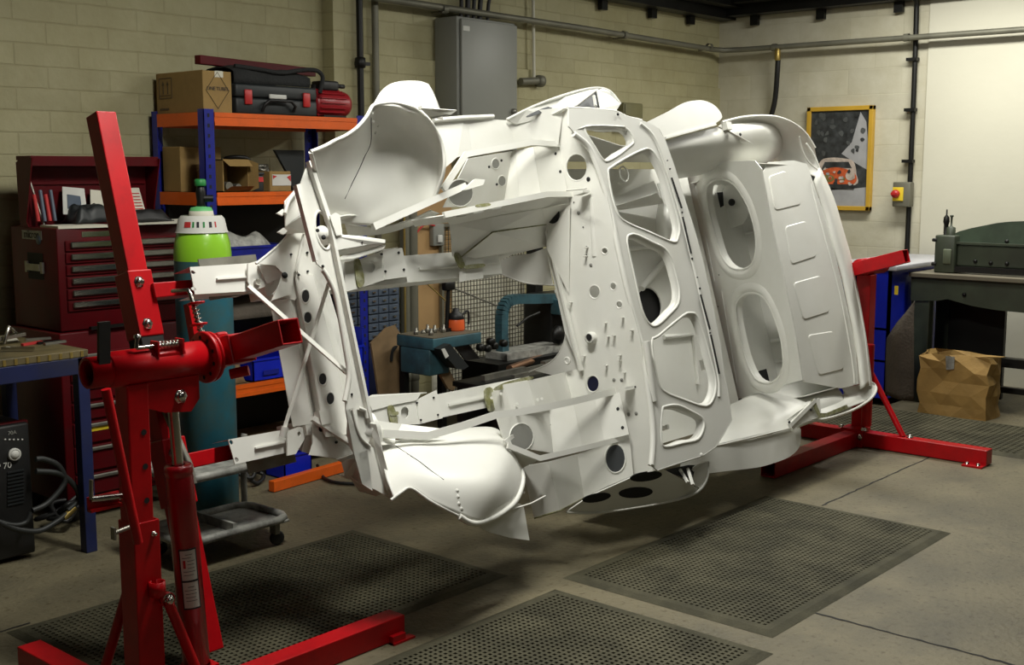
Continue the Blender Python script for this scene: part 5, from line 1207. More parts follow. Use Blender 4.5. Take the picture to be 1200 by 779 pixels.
# second shelf
z2 = levels[1]
o = MB(); o.box(3.53, 3.78, 5.34, 5.50, z2, z2 + .23); tag(o.build('cardboard_box', M['card'], bevel=.004), 'plain brown carton at the back left of the second shelf', 'box')
o = MB(); o.prism([(3.60, 5.3, z2), (3.60, 5.3, z2 + .10), (3.64, 5.3, z2 + .15), (3.72, 5.3, z2 + .15), (3.74, 5.3, z2 + .10), (3.74, 5.3, z2)], (0, -.06, 0)); tag(o.build('cardboard_offcut', M['card'], bevel=.003), 'small folded piece of cardboard leaning on the plain carton behind the upright', 'cardboard')
b = thing('open_carton', 'open cardboard carton lying on its side showing parts inside, second shelf', 'box', (3.74, 5.2, z2))
o = MB(); X0, X1, Z0, Z1 = 3.63, 3.79, z2, z2 + .165
for (a, c, d, e) in ((X0, X1, Z0, Z0 + .006), (X0, X1, Z1 - .006, Z1), (X0, X0 + .006, Z0, Z1), (X1 - .006, X1, Z0, Z1)): o.box(a, c, 5.12, 5.3, d, e)
o.box(X0, X1, 5.295, 5.30, Z0, Z1); o.build('carton', M['card'], b)
o = MB(); o.add([(X0, 5.12, Z1), (X1, 5.12, Z1), (X1 - .01, 5.07, Z1 - .035), (X0 + .01, 5.07, Z1 - .035)], [(0, 1, 2, 3)]); o.add([(X0, 5.12, Z0), (X1, 5.12, Z0), (X1 - .01, 5.06, Z0 + .03), (X0 + .01, 5.06, Z0 + .03)], [(0, 1, 2, 3)]); o.add([(X1, 5.12, Z0), (X1, 5.12, Z1), (X1 + .025, 5.07, Z1 - .02), (X1 + .025, 5.07, Z0 + .02)], [(0, 1, 2, 3)])
o.build('flap', M['card'], b)
o = MB(); o.tube([(3.69, 5.15, z2 + .03), (3.69, 5.25, z2 + .03)], .022, 12); tag(o.build('machined_part', M['dull']), 'small steel tube part lying inside the open carton', 'part')
o = MB(); o.tube([(3.74, 5.14, z2 + .025), (3.75, 5.24, z2 + .025)], .017, 12); tag(o.build('machined_part', M['dull']), 'thinner steel tube part beside its neighbour inside the open carton, on the right', 'part')
b = thing('grey_parts_tin', 'dark grey tin with a red label, between the two small cartons on the second shelf', 'tin', (3.85, 5.2, z2))
MB().rbox(3.815, 3.90, 5.14, 5.27, z2, z2 + .085, .006).build('tin_body', M['case'], b); MB().box(3.82, 3.895, 5.137, 5.139, z2 + .05, z2 + .075).build('tin_label', M['redink'], b); MB().rbox(3.812, 3.903, 5.137, 5.273, z2 + .085, z2 + .10, .004).build('tin_lid', M['case'], b)
b = thing('labelled_carton', 'small carton with white and red label on the second shelf', 'box', (3.99, 5.2, z2))
MB().box(3.93, 4.07, 5.13, 5.28, z2, z2 + .105).build('carton', M['card'], b, bevel=.004); MB().box(3.945, 4.068, 5.127, 5.129, z2 + .03, z2 + .088).build('paper_label', M['label'], b)
MB().prism([(4.04, 5.126, z2 + .075), (4.066, 5.126, z2 + .085), (4.066, 5.126, z2 + .05)], (0, -.001, 0)).prism([(3.947, 5.126, z2 + .085), (3.975, 5.126, z2 + .08), (3.95, 5.126, z2 + .065)], (0, -.001, 0)).build('red_mark', M['redink'], b)
def bundle(x, y, z, r, h, m, lab, n=9, seed=0, name='cable_bundle', cat='cables'):
    rr = random.Random(seed); o = MB(); pts = [(x + r * math.cos(k * 2.1 + rr.random()) * rr.uniform(.5, 1), y + .5 * r * math.sin(k * 2.1 + rr.random()), z + h * rr.uniform(.2, 1)) for k in range(n)]
    o.tube(smooth_loop(pts, 6, True), .011, 6, closed=True); return tag(o.build(name, m), lab, cat)
bundle(3.93, 5.36, z2 + .03, .11, .15, M['black'], 'tangled black flex behind the cartons on the second shelf', 12, 3)
bundle(4.07, 5.38, z2 + .02, .07, .12, M['dull'], 'grey coiled hose behind the white-labelled carton', 9, 5)
o = MB(); o.prism([(4.10, 5.3, z2 + .22), (4.30, 5.3, z2 + .22), (4.30, 5.3, z2), (4.22, 5.3, z2), (4.18, 5.3, z2 + .10)], (0, .02, 0)); tag(o.build('metal_guard', M['case']), 'black angular metal guard standing on the second shelf beside the wheel arch', 'panel')
# third shelf: blue tub with cloth
def bin_mesh(o, x0, x1, y0, y1, z0, z1, t=.006, fr=.5):
    """open-front stacking bin"""
    o.box(x0, x1, y0, y1, z0, z0 + t); o.box(x0, x0 + t, y0, y1, z0, z1); o.box(x1 - t, x1, y0, y1, z0, z1); o.box(x0, x1, y1 - t, y1, z0, z1); o.box(x0, x1, y0, y0 + t, z0, z0 + (z1 - z0) * fr); o.box(x0 - .006, x1 + .006, y0 - .006, y0 + .008, z0 + (z1 - z0) * fr - .012, z0 + (z1 - z0) * fr)
    o.box(x0 - .006, x0 + .004, y0, y1, z1 - .012, z1); o.box(x1 - .004, x1 + .006, y0, y1, z1 - .012, z1)
z3 = levels[2]
o = MB(); bin_mesh(o, 3.63, 4.05, 5.14, 5.48, z3, z3 + .16, fr=1); tag(o.build('storage_tub', M['blue']), 'dark blue plastic tub on the third shelf, just right of the gas cylinder', 'tub')
def lump(x0, x1, y0, y1, z, h, m, name, lab, cat, seed=1, n=6):
    rr = random.Random(seed); rows = [[(x0 + (x1 - x0) * i / n, y0 + (y1 - y0) * j / n, z + (h * (.6 + .4 * rr.random()) if 0 < i < n and 0 < j < n else 0)) for j in range(n + 1)] for i in range(n + 1)]
    o = MB(); o.grid(rows, 3, 3, .004); return tag(o.build(name, m), lab, cat)
lump(3.65, 4.03, 5.16, 5.46, z3 + .10, .12, M['worn'], 'folded_dust_sheet', 'crumpled grey dust sheet filling the blue tub on the third shelf', 'cloth', 2)
# fourth shelf: blue picking bins
z4 = levels[3]
def bin_thing(x0, x1, y0, y1, z0, z1, lab, r=0):
    b = thing('picking_bin', lab, 'bin', ((x0 + x1) / 2, (y0 + y1) / 2, z0), 'blue open-front picking bins'); o = MB(); bin_mesh(o, x0, x1, y0, y1, z0, z1, fr=.55); o.build('bin_shell', M['bluebin'], b)
    o = MB().box((x0 + x1) / 2 - .05, (x0 + x1) / 2 + .05, y0 - .009, y0 - .006, z0 + .03, z0 + .055); o.build('label_slot', M['blue'], b); return b
bin_thing(3.76, 3.98, 5.09, 5.40, z4, z4 + .22, 'blue plastic picking bin seen left of the front crossmember, on the fourth shelf')
bin_thing(4.14, 4.50, 5.06, 5.42, z4 + .0, z4 + .22, 'wide blue plastic picking bin seen between crossmember and radiator surround')
lump(4.16, 4.48, 5.10, 5.38, z4 + .14, .17, M['worn'], 'greasy_rags', 'pale greasy rags heaped in the wide blue picking bin', 'rags', 8)
lump(3.55, 3.74, 5.12, 5.4, z4, .2, M['wood'], 'folded_sacking', 'brown sacking on the fourth shelf behind the gas cylinder', 'sacking', 9)
lump(3.62, 3.98, 5.14, 5.4, z4 + .33, .12, M['brown'], 'brown_overalls', 'brown folded overalls under the third shelf above the picking bin', 'clothes', 14)
o = MB(); bin_mesh(o, 3.80, 3.98, 4.90, 5.06, 0.001, .13, fr=1); tag(o.build('small_blue_tub', M['bluebin']), 'small bright blue tub on the floor below the lower chassis leg', 'tub')
o = MB(); o.bar(on_z(318, 570, .03), on_z(402, 546, .03), .04, .055); tag(o.build('racking_beam', M['orange'], bevel=.003), 'loose orange racking beam lying on the floor behind the trolley', 'beam')
o = MB(); o.tube(smooth_loop([on_z(372, 545, .02), on_z(380, 560, .012), on_z(400, 566, .012), on_z(440, 566, .012), on_z(455, 560, .012)], 5, False), .009, 6); tag(o.build('floor_cable', M['black']), 'black cable trailing over the floor behind the orange beam', 'cable')
bundle(3.62, 4.95, -.03, .10, .25, M['black'], 'black strap and buckle heap on the floor left of the small blue tub', 10, 12, 'strap_heap', 'straps')

# ================================================================== small parts cabinet, plywood, pipes, bench, bandsaw
b = thing('small_parts_cabinet', 'slate blue cabinet of small drawers against the back wall behind the radiator surround', 'cabinet', (4.84, 5.4, 0))
dx0, dx1, dz0, dz1 = 4.60, 5.04, .58, 1.02
MB().box(dx0, dx1, 5.33, 5.49, dz0, dz1).build('carcass', M['slate'], b, bevel=.003)
nx, nz = 5, 8
for i in range(nx):
    for j in range(nz):
        x = dx0 + .01 + i * (dx1 - dx0 - .02) / nx; z = dz0 + .01 + j * (dz1 - dz0 - .02) / nz; w_ = (dx1 - dx0 - .02) / nx - .006; h_ = (dz1 - dz0 - .02) / nz - .008
        d = MB().rbox(x, x + w_, 5.318, 5.332, z, z + h_, .003, 1).build('drawer', M['slate'], b)
        MB().box(x + w_ * .35, x + w_ * .65, 5.308, 5.318, z + h_ * .45, z + h_ * .65).build('drawer_pull', M['steel'], d)
MB().box(dx0 + .02, dx1 - .02, 5.34, 5.48, 0, dz0 - .03).box(dx0, dx1, 5.33, 5.49, dz0 - .03, dz0).build('cabinet_stand', M['benchblue'], b)
# yellow gas pipe + grouped pipes
tubething('brass_pipe', 'thin brass-coloured pipe standing beside the drawer cabinet', 'pipe', [(4.98, 5.22, 0), (4.985, 5.22, 1.75)], .007, M['brass'])
for i, (x, lab) in enumerate(((5.09, 'left one of the pair of thick grey pipes beside the plywood board'), (5.16, 'right one of the pair of thick grey pipes beside the plywood board'))):
    b = thing('riser_pipe', lab, 'pipe', (x, 5.33, 0), 'pair of thick grey riser pipes'); MB().tube([(x, 5.33, 0), (x, 5.33, 1.9)], .030, 14).build('pipe_tube', M['pipe'], b); MB().lathe([(.03, 0), (.0335, .004), (.0335, .05), (.03, .054)], (x, 5.33, .30), (0, 0, 1), 14).build('pipe_coupling', M['pipe'], b)
o = MB().box(5.21, 5.62, 5.44, 5.46, .45, 1.75); tag(o.build('plywood_sheet', M['plywood'], bevel=.002), 'large upright plywood sheet behind the teal bench', 'board')
b = thing('power_socket', 'grey socket box fixed high on the plywood sheet', 'socket', (5.52, 5.41, 1.2)); c_ = on_y(512, 275, 5.42)
MB().rbox(c_.x - .05, c_.x + .05, 5.40, 5.44, c_.z - .07, c_.z + .07, .006).build('socket_box', M['grey'], b); MB().rbox(c_.x - .02, c_.x + .02, 5.385, 5.40, c_.z - .05, c_.z + .0, .006).build('plug', M['label'], b)
MB().tube(smooth_loop([(c_.x - .04, 5.40, c_.z + .06), (c_.x - .13, 5.40, c_.z + .07), (c_.x - .2, 5.40, c_.z + .02)], 5, False), .006, 6).build('lead', M['redink'], b)
# leaning boards
def leaning(pts, Y, m, name, lab, cat, th=.014):
    o = MB(); o.plate([on_y(*p, Y) for p in pts], (), th); return tag(o.build(name, m), lab, cat)
cb_ = leaning([(434, 402), (452, 384), (462, 381), (468, 390), (476, 519), (452, 521)], 5.12, M['wood'], 'cut_board', 'brown board with a dark hooked slot, leaning beneath the drawer cabinet', 'board')
o = MB(); o.plate([on_y(*p, 5.10) for p in smooth_loop([(457, 420), (460, 407), (466, 405), (464, 409), (461, 413), (460, 423)], 3)], (), .003); o.build('hand_slot', M['hole'], cb_)
leaning([(502, 416), (514, 411), (534, 450), (530, 458), (524, 455)], 4.78, M['wood'], 'narrow_plank', 'narrow wooden plank leaning under the teal bench', 'plank', .02)
# teal bench
b = thing('grinding_bench', 'small dark teal steel bench with clutter on its worn top', 'bench', (4.95, 4.9, 0))
tz = .665
o = MB(); tp = [on_z(471, 389, tz), on_z(515, 382, tz), on_z(555, 384, tz), on_z(515, 397, tz)]
x0, x1, y0, y1 = 4.72, 5.12, 4.72, 5.02
MB().rbox(x0, x1, y0, y1, tz - .07, tz - .004, .006).build('apron', M['teal'], b); MB().box(x0 + .004, x1 - .004, y0 + .004, y1 - .004, tz - .004, tz).build('bench_top', M['tablem'], b)
MB().rbox(x0 + .0, x0 + .16, y0 + .03, y1 - .03, tz - .22, tz - .07, .008).build('drawer_box', M['teal'], b)
for (x, y) in ((x0 + .03, y1 - .03), (x1 - .06, y1 - .03)): MB().box(x - .02, x + .02, y - .02, y + .02, 0, tz - .07).build('leg', M['blackm'], b)
# oil can / spray pot
a = on_z(531, 383, tz)
b = thing('paint_kettle', 'orange pot with black lid and handle standing on the teal bench', 'pot', (x1 - .07, y0 + .14, tz))
cx, cy = x1 - .07, y0 + .14
MB().lathe([(0, 0), (.048, 0), (.052, .01), (.05, .055), (.045, .07)], (cx, cy, tz), n=24).build('pot_body', mat('orange_pot', (.75, .12, .03), .35), b)
MB().lathe([(.047, .068), (.05, .072), (.04, .10), (.018, .115), (.02, .13), (0, .135)], (cx, cy, tz), n=24).build('pot_lid', M['black'], b)
MB().tube(smooth_loop([(cx + .045, cy - .01, tz + .09), (cx + .08, cy - .02, tz + .11), (cx + .09, cy - .02, tz + .07), (cx + .085, cy - .02, tz + .03)], 4, False), .007, 8).build('handle', M['black'], b)
o = MB(); X_ = cx - .06; o.tube([(X_, cy + .02, tz), (X_ + .01, cy + .02, tz + .10), (X_ + .02, cy + .02, tz + .25)], .012, 8); o.rbox(X_ - .02, X_ + .06, cy, cy + .04, tz + .24, tz + .29, .008); o.box(X_ - .03, X_ + .03, cy - .01, cy + .05, tz, tz + .02); tag(o.build('dial_stand', M['blackm']), 'black upright gauge stand behind the orange pot', 'tool')
for k in range(7):
    rr = random.Random(k + 20); x = x0 + .05 + k * .032; y = y0 + .08 + rr.random() * .12; h_ = rr.uniform(.015, .05)
    o = MB().lathe([(0, 0), (.014, 0), (.014, h_ * .5), (.008, h_ * .6), (.008, h_), (0, h_)], (x, y, tz), n=8); tag(o.build('loose_fitting', M['dull']), 'small steel fitting among those scattered on the left of the teal bench', 'fitting', 'loose fittings on the teal bench')
o = MB(); o.tube([on_y(498, 330, 5.1), on_y(522, 352, 5.1)], .004, 6); tag(o.build('brass_rod', M['brass']), 'short brass rod sticking up behind the gauge stand', 'rod')
o = MB(); o.tube([on_y(508, 328, 5.395), on_y(582, 358, 5.395)], .006, 6); tag(o.build('steel_rod', M['dull']), 'long thin dark rod sloping in front of the wire mesh', 'rod')
# wire mesh partition
tag(MB().box(5.50, 6.42, 5.50, 5.52, .02, 1.24).build('added_pale_panel', mat('added_pale_panel_paint', (.85, .82, .68), .5), bevel=.003), 'large pale panel added to brighten the area behind the wire mesh', 'board')  # pale panel added so the wall behind the mesh looks bright
b = thing('mesh_partition', 'cream wire mesh partition panel standing near the back wall', 'partition', (5.9, 5.42, 0))
o = MB(); 
for k in range(32): x = 5.50 + k * .030; o.box(x - .002, x + .002, 5.412, 5.416, .15, 1.25)
for k in range(38): z = .15 + k * .030; o.box(5.50, 6.44, 5.418, 5.424, z - .002, z + .002)
o.build('wire_grid', mat('dark_mesh_wire', (.10, .09, .055), .6), b)
MB().box(5.49, 5.51, 5.405, 5.43, .0, 1.26).box(6.43, 6.45, 5.405, 5.43, 0, 1.26).box(5.49, 6.45, 5.405, 5.43, 1.24, 1.26).build('mesh_frame', M['pipe'], b)
o = MB().box(6.30, 6.38, 5.30, 5.38, 0, 1.5); tag(o.build('steel_upright', M['blackm']), 'dark steel post beside the wire mesh, above the bandsaw', 'post')
# bandsaw
b = thing('power_hacksaw', 'grey-blue mechanical hacksaw with an arched frame, seen through the engine bay', 'saw', (5.75, 4.9, 0))
o = MB(); pts = smooth_loop([on_y(589, 412, 4.9), on_y(588, 380, 4.9), on_y(590, 360, 4.9), on_y(600, 351, 4.9), on_y(625, 350, 4.9), on_y(660, 349, 4.9)], 4, False)
for p, q in zip(pts, pts[1:]): o.bar(p, q, .06, .055, (0, 1, 0))
o.build('saw_frame', M['teal'], b)
a, c_ = on_y(583, 412, 4.88), on_y(670, 420, 4.88)
MB().box(a.x, c_.x + .1, 4.80, 4.98, a.z - .05, a.z - .005).build('saw_bed', M['worn'], b)
e = on_y(640, 385, 4.95); MB().rbox(e.x, e.x + .5, 4.9, 5.15, e.z - .16, e.z + .22, .02).build('gear_case', M['blackm'], b); MB().rbox(e.x - .02, e.x + .45, 4.82, 4.9, e.z + .10, e.z + .20, .01).build('motor_cover', M['teal'], b)
o = MB(); o.lathe([(0, 0), (.06, 0), (.06, .03), (.02, .05), (0, .05)], on_y(652, 392, 4.82), (0, -1, 0), 20); o.build('flywheel', M['blackm'], b)
o = MB(); 
for q in ((571, 408), (563, 407), (579, 405), (590, 402), (575, 400)): o.lathe([(0, -.02), (.02, -.02), (.024, 0), (.02, .02), (0, .02)], on_y(*q, 4.72), (0, -1, 0), 12)
o.build('vice_screw', M['blackm'], b)
MB().tube([on_y(606, 382, 4.9), on_y(618, 372, 4.9), on_y(632, 366, 4.9)], .008, 8).build('feed_lever', M['blackm'], b)
MB().box(5.3, 6.3, 4.75, 5.05, 0, .44).build('machine_base', M['blackm'], b)
b = thing('steel_table', 'low black steel table carrying offcuts in front of the hacksaw', 'table', (5.3, 4.55, 0))
zt5 = .40
MB().rbox(4.88, 6.1, 4.38, 4.73, zt5 - .03, zt5, .005).build('table_top', M['blackm'], b)
for (x, y) in ((4.92, 4.42), (6.06, 4.42), (4.92, 4.69), (6.06, 4.69)): MB().box(x - .02, x + .02, y - .02, y + .02, 0, zt5 - .03).build('leg', M['blackm'], b)
MB().box(4.94, 6.04, 4.40, 4.42, .10, zt5 - .03).build('front_panel', M['benchblue'], b)
o = MB(); p = hit(597, 432, (0, 0, 1), (0, 0, zt5 + .022)); q = hit(648, 414, (0, 0, 1), (0, 0, zt5 + .022)); o.tube([p, q], .022, 14); tag(o.build('copper_tube', M['copper']), 'polished copper-coloured tube lying on the black steel table', 'tube')
for k, (x, y, l, s_) in enumerate(((5.0, 4.6, .4, .03), (5.3, 4.62, .35, .02), (5.15, 4.50, .3, .025), (5.6, 4.65, .4, .035))):
    o = MB().bar((x, y, zt5 + s_ / 2 + .001), (x + l, y + .03, zt5 + s_ / 2 + .001), s_, s_); tag(o.build('steel_offcut', M['dull']), 'dark steel bar offcut on the black table behind the copper tube', 'bar', 'steel bar offcuts')
b = thing('black_toolbox', 'black plastic tool case tilted under the teal bench with a white sticker', 'case', on_y(525, 425, 4.72))
o = MB(); o.plate([on_y(*p, 4.72) for p in ((508, 408), (520, 402), (542, 428), (536, 432), (528, 431))], (), .10); o.build('case_body', M['case'], b)
o = MB(); o.plate([on_y(*p, 4.66) for p in ((517, 409), (521, 408), (526, 417), (522, 420))], (), .003); o.build('sticker', M['label'], b)
o = MB(); o.plate([on_y(*p, 4.76) for p in ((528, 400), (543, 396), (562, 420), (545, 422))], (), .012); tag(o.build('black_sheet', M['black']), 'black sheet leaning at an angle beside the black tool case', 'sheet')

# ================================================================== red tool chests
TX0, TX1, TY0, TY1 = 2.66, 3.31, 5.0, 5.42
b = thing('roller_tool_cabinet', 'large maroon roller tool cabinet standing on the floor below the top chest', 'tool cabinet', ((TX0 + TX1) / 2, 5.2, 0))
MB().rbox(TX0 - .02, TX1 + .02, TY0 - .02, TY1 + .03, .10, .88, .006).build('carcass', M['redtool'], b)
zz = [.79, .72, .65, .56, .47, .36, .23, .12]
for k in range(7):
    d = MB().rbox(TX0 + .02, TX1 - .02, TY0 - .032, TY0 - .02, zz[k + 1] + .008, zz[k] - .006, .003, 1).build('drawer', M['redtool'], b)
    MB().rbox(TX0 + .03, TX1 - .03, TY0 - .045, TY0 - .032, zz[k] - .030, zz[k] - .012, .004, 1).build('drawer_trim', M['dull'], d)
MB().box(TX0 + .05, TX1 - .25, TY0 - .034, TY0 - .032, .42, .455).build('yellow_decal', M['yellow'], b)
for x in (TX0 + .03, TX1 - .03):
    for y in (TY0 + .03, TY1 - .03): MB().lathe([(0, -.015), (.04, -.015), (.045, 0), (.04, .015), (0, .015)], (x, y, .047), (0, 1, 0), 16).box(x - .02, x + .02, y - .02, y + .02, .07, .10).build('caster', M['black'], b)
b = thing('top_tool_chest', 'maroon top tool chest with open lid and steel drawer trims, standing on the roller cabinet', 'tool chest', ((TX0 + TX1) / 2, 5.2, .885))
c0, c1 = .885, 1.345
MB().rbox(TX0, TX1, TY0, TY1, c0, c1, .005).build('carcass', M['redtool'], b)
zs = [c1 - .055 - k * .054 for k in range(7)]
for k in range(6):
    d = MB().rbox(TX0 + .035, TX1 - .03, TY0 - .010, TY0, zs[k + 1] + .006, zs[k], .003, 1).build('drawer', M['redtool'], b)
    MB().rbox(TX0 + .055, TX1 - .05, TY0 - .024, TY0 - .010, zs[k] - .032, zs[k] - .006, .004, 1).build('drawer_trim', M['steel'], d)
MB().box(TX0 + .12, TX0 + .30, TY0 - .002, TY0, c1 - .042, c1 - .018).build('name_plate', M['steel'], b)
LY = TY1 - .14
o = MB(); lid = [(TX0, LY - .04, c1), (TX0, LY + .04, c1), (TX0, LY + .05, c1 + .29), (TX0, LY - .02, c1 + .32), (TX0, LY - .10, c1 + .31), (TX0, LY - .02, c1 + .02)]
o.plate(lid, (), .006); o.plate([Vector(p) + Vector((TX1 - TX0, 0, 0)) for p in lid], (), .006); o.box(TX0, TX1, LY + .03, LY + .036, c1, c1 + .30); o.box(TX0, TX1, LY - .08, LY + .05, c1 + .30, c1 + .32)
o.box(TX0, TX1, LY - .085, LY - .078, c1 + .275, c1 + .32)
o.build('lid', M['redtool'], b)
MB().box(TX0 + .01, TX1 - .01, LY + .02, LY + .028, c1 + .19, c1 + .27).build('lid_lip', M['redtool'], b)
# side handle recess and sticker
MB().box(TX0 - .002, TX0 + .001, 5.13, 5.27, 1.11, 1.23).build('handle_recess', M['hole'], b)
MB().box(TX0 - .016, TX0 - .006, 5.14, 5.26, 1.15, 1.18).box(TX0 - .012, TX0, 5.12, 5.14, 1.14, 1.19).box(TX0 - .012, TX0, 5.26, 5.28, 1.14, 1.19).build('side_handle', M['dull'], b)
MB().box(TX0 - .002, TX0, 5.13, 5.31, 1.29, 1.33).build('badge', M['worn'], b); mesh_text('micron', .05, (TX0 - .003, 5.22, 1.312), (0, -1, 0), (0, 0, 1), M['ink'], b)
o = MB(); o.lathe([(0, .003), (.022, .003), (.022, 0)], (TX0, 5.16, 1.29), (-1, 0, 0), 16); o.build('round_sticker', M['slate'], b)
# gas struts
tag(MB().tube([(TX0 + .06, LY - .06, c1 + .01), (TX0 + .03, LY + .0, c1 + .22)], .005, 8).build('stay_rod', M['dull']), 'thin lid stay rod at the left inside the open chest', 'rod')
# contents on the chest
def sheet(pts, m, name, lab, cat, th=.003): o = MB(); o.plate(pts, (), th); return tag(o.build(name, m), lab, cat)
zc = c1 + .004
sheet([(TX0 + .01, TY0 - .0, zc), (TX0 + .26, TY0 - .02, zc), (TX0 + .25, TY0 + .16, zc), (TX0 + .02, TY0 + .18, zc)], M['paper'], 'papers', 'stack of white papers on the left of the open top chest', 'paper', .012)
sheet([(TX0 + .28, TY0 - .05, zc + .004), (TX1 - .0, TY0 - .07, zc + .003), (TX1 + .05, TY0 + .12, zc + .014), (TX0 + .36, TY0 + .13, zc + .008)], M['paper'], 'parts_diagram', 'large pale sheet of paper overhanging the front of the open chest', 'paper')
lump(TX0 + .33, TX0 + .62, TY0 + .03, TY0 + .2, zc + .012, .055, M['black'], 'work_gloves', 'black work gloves lying on the pale sheet of the chest', 'gloves', 21, 7)
lump(TX0 + .16, TX0 + .36, TY0 + .1, TY0 + .26, zc + .012, .08, M['case'], 'dark_cloth', 'dark crumpled cloth behind the papers in the open chest', 'cloth', 22)
sheet([(TX0 + .15, LY - .07, zc + .05), (TX0 + .27, LY - .07, zc + .045), (TX0 + .30, LY + .0, zc + .165), (TX0 + .19, LY + .0, zc + .175)], M['label'], 'instruction_card', 'tilted white card with dark picture inside the chest lid, left', 'card')
sheet([(TX0 + .18, LY - .06, zc + .075), (TX0 + .25, LY - .06, zc + .07), (TX0 + .265, LY - .022, zc + .13), (TX0 + .20, LY - .022, zc + .14)], M['slate'], 'card_picture', 'dark blue picture on the tilted white card', 'picture')
sheet([(TX0 + .30, LY - .05, zc + .06), (TX0 + .40, LY - .05, zc + .05), (TX0 + .43, LY + .0, zc + .15), (TX0 + .33, LY + .0, zc + .16)], M['paper'], 'folded_leaflet', 'second pale leaflet leaning behind the red post inside the lid', 'paper')
b = thing('price_list', 'printed list with a red heading propped at the right inside the chest lid', 'card', (TX1 - .1, LY - .05, zc))
lp = [(TX1 - .17, LY - .06, zc + .03), (TX1 - .06, LY - .06, zc + .03), (TX1 - .06, LY - .0, zc + .165), (TX1 - .16, LY - .0, zc + .165)]
MB().plate(lp, (), .003).build('card_sheet', M['paper'], b)
o = MB()
for k in range(7): f_ = .15 + k * .11; o.bar((TX1 - .158, LY - .064 + .06 * f_, zc + .03 + .135 * f_), (TX1 - .07, LY - .064 + .06 * f_, zc + .03 + .135 * f_), .003, .004)
o.build('text_line', M['redink'], b)
for k, (x, m) in enumerate(((.03, 'redink'), (.06, 'slate'), (.085, 'redink'), (.11, 'slate'))):
    o = MB(); o.tube([(TX0 + x, LY - .07, zc + .02), (TX0 + x + .005, LY - .03, zc + .14 + .02 * (k % 2))], .009, 8); tag(o.build('screwdriver', M[m]), 'screwdriver handle standing at the left inside the chest lid', 'screwdriver', 'screwdrivers in the chest lid')
o = MB(); o.bar((TX0 + .12, TY0 - .035, .893), (TX0 + .45, TY0 - .028, .893), .02, .014); tag(o.build('torque_wrench', M['blackm']), 'black wrench lying on the ledge between chest and roller cabinet', 'wrench')

# ================================================================== gas cylinder
gx, gy = 3.14, 4.60
b = thing('gas_cylinder', 'tall blue gas cylinder with lime green shoulder standing in front of the rack', 'gas cylinder', (gx, gy, 0))
R_ = .127
MB().lathe([(0, 0.002), (R_ - .01, .002), (R_, .012), (R_, 1.20)], (gx, gy, 0), n=48).build('cylinder_body', M['cyl'], b)
MB().lathe([(R_, 1.20), (R_ * 1.0, 1.235), (R_ * .96, 1.28), (R_ * .86, 1.325), (R_ * .72, 1.355), (R_ * .6, 1.37)], (gx, gy, 0), n=48).build('shoulder', M['green'], b)
MB().lathe([(R_ * .92, 1.325), (R_ * .88, 1.335), (R_ * .80, 1.385), (R_ * .70, 1.40)], (gx, gy, 0), n=40).build('label_collar', M['label'], b)
MB().lathe([(.06, 1.385), (.055, 1.40), (.052, 1.42), (.035, 1.425)], (gx, gy, 0), n=30).build('neck_ring', M['paper'], b)
MB().lathe([(.052, 1.42), (.045, 1.435), (.02, 1.44)], (gx, gy, 0), n=30).build('collar_cap', mat('pale_green', (.12, .45, .16), .5), b)
o = MB(); o.lathe([(.0, 1.43), (.022, 1.43), (.018, 1.46), (.022, 1.50), (.015, 1.54), (0, 1.545)], (gx, gy, 0), n=16); o.tube([(gx, gy, 1.475), (gx + .045, gy - .03, 1.475)], .016, 10); o.build('valve', M['blackm'], b)
MB().lathe([(0, 1.53), (.024, 1.53), (.026, 1.535), (.026, 1.555), (.02, 1.562), (0, 1.562)], (gx, gy, 0), n=12).build('valve_wheel', M['grncap'], b)
def onc(a, z, r): return Vector((gx + r * math.cos(a), gy + r * math.sin(a), z))
ca = math.atan2(-gy, -gx)
for (a0, a1, mt, nm) in ((-.75, -.45, 'redink', 'label_stripe'), (-.38, -.3, 'grncap', 'label_stripe'), (-.2, -.1, 'ink', 'label_stripe'), (.05, .13, 'grncap', 'label_stripe'), (.3, .42, 'ink', 'label_stripe'), (.55, .62, 'redink', 'label_stripe')):
    o = MB(); vs = [onc(ca + a0 + (a1 - a0) * i / 4, z, r) for i in range(5) for z, r in ((1.350, R_ * .856 + .0015), (1.375, R_ * .816 + .0015))]; o.add(vs, [(2 * i, 2 * i + 1, 2 * i + 3, 2 * i + 2) for i in range(4)], True); o.build(nm, M[mt], b)

# ================================================================== left bench, welder
b = thing('welding_bench', 'dark blue steel workbench with worn grooved top, at the left edge of the photo', 'workbench', (1.9, 4.9, 0))
wx0, wx1, wy0, wy1, wz = 1.30, 2.54, 4.56, 5.25, .865
MB().box(wx0, wx1, wy0, wy1, wz - .03, wz).build('bench_top', mat('greasy_top', (.14, .11, .05), .5, var=.3, dirt=(.04, .035, .02), dirt_amt=.8, ds=9), b, bevel=.003)
o = MB()
for k in range(26): x = wx0 + .03 + k * .047; o.box(x, x + .012, wy0 - .003, wy0, wz - .028, wz - .004)
o.build('edge_notch', M['brass'], b)
for (a, c, d, e) in ((wx0, wx1, wy0, wy0 + .05), (wx0, wx1, wy1 - .05, wy1), (wx0, wx0 + .05, wy0, wy1), (wx1 - .05, wx1, wy0, wy1)): MB().box(a, c, d, e, wz - .10, wz - .031).build('frame_rail', M['benchblue'], b, bevel=.003)
for (x, y) in ((wx1 - .05, wy0), (wx1 - .05, wy1 - .05), (wx0, wy0), (wx0, wy1 - .05)): MB().box(x, x + .05, y, y + .05, 0, wz - .10).build('leg', M['benchblue'], b, bevel=.003)
o = MB(); p, q = on_z(2, 408, wz + .012), on_z(40, 408, wz + .012); o.bar(p, q, .016, .01); tag(o.build('steel_rule', M['steel']), 'bright steel bar lying along the front of the blue bench', 'bar')
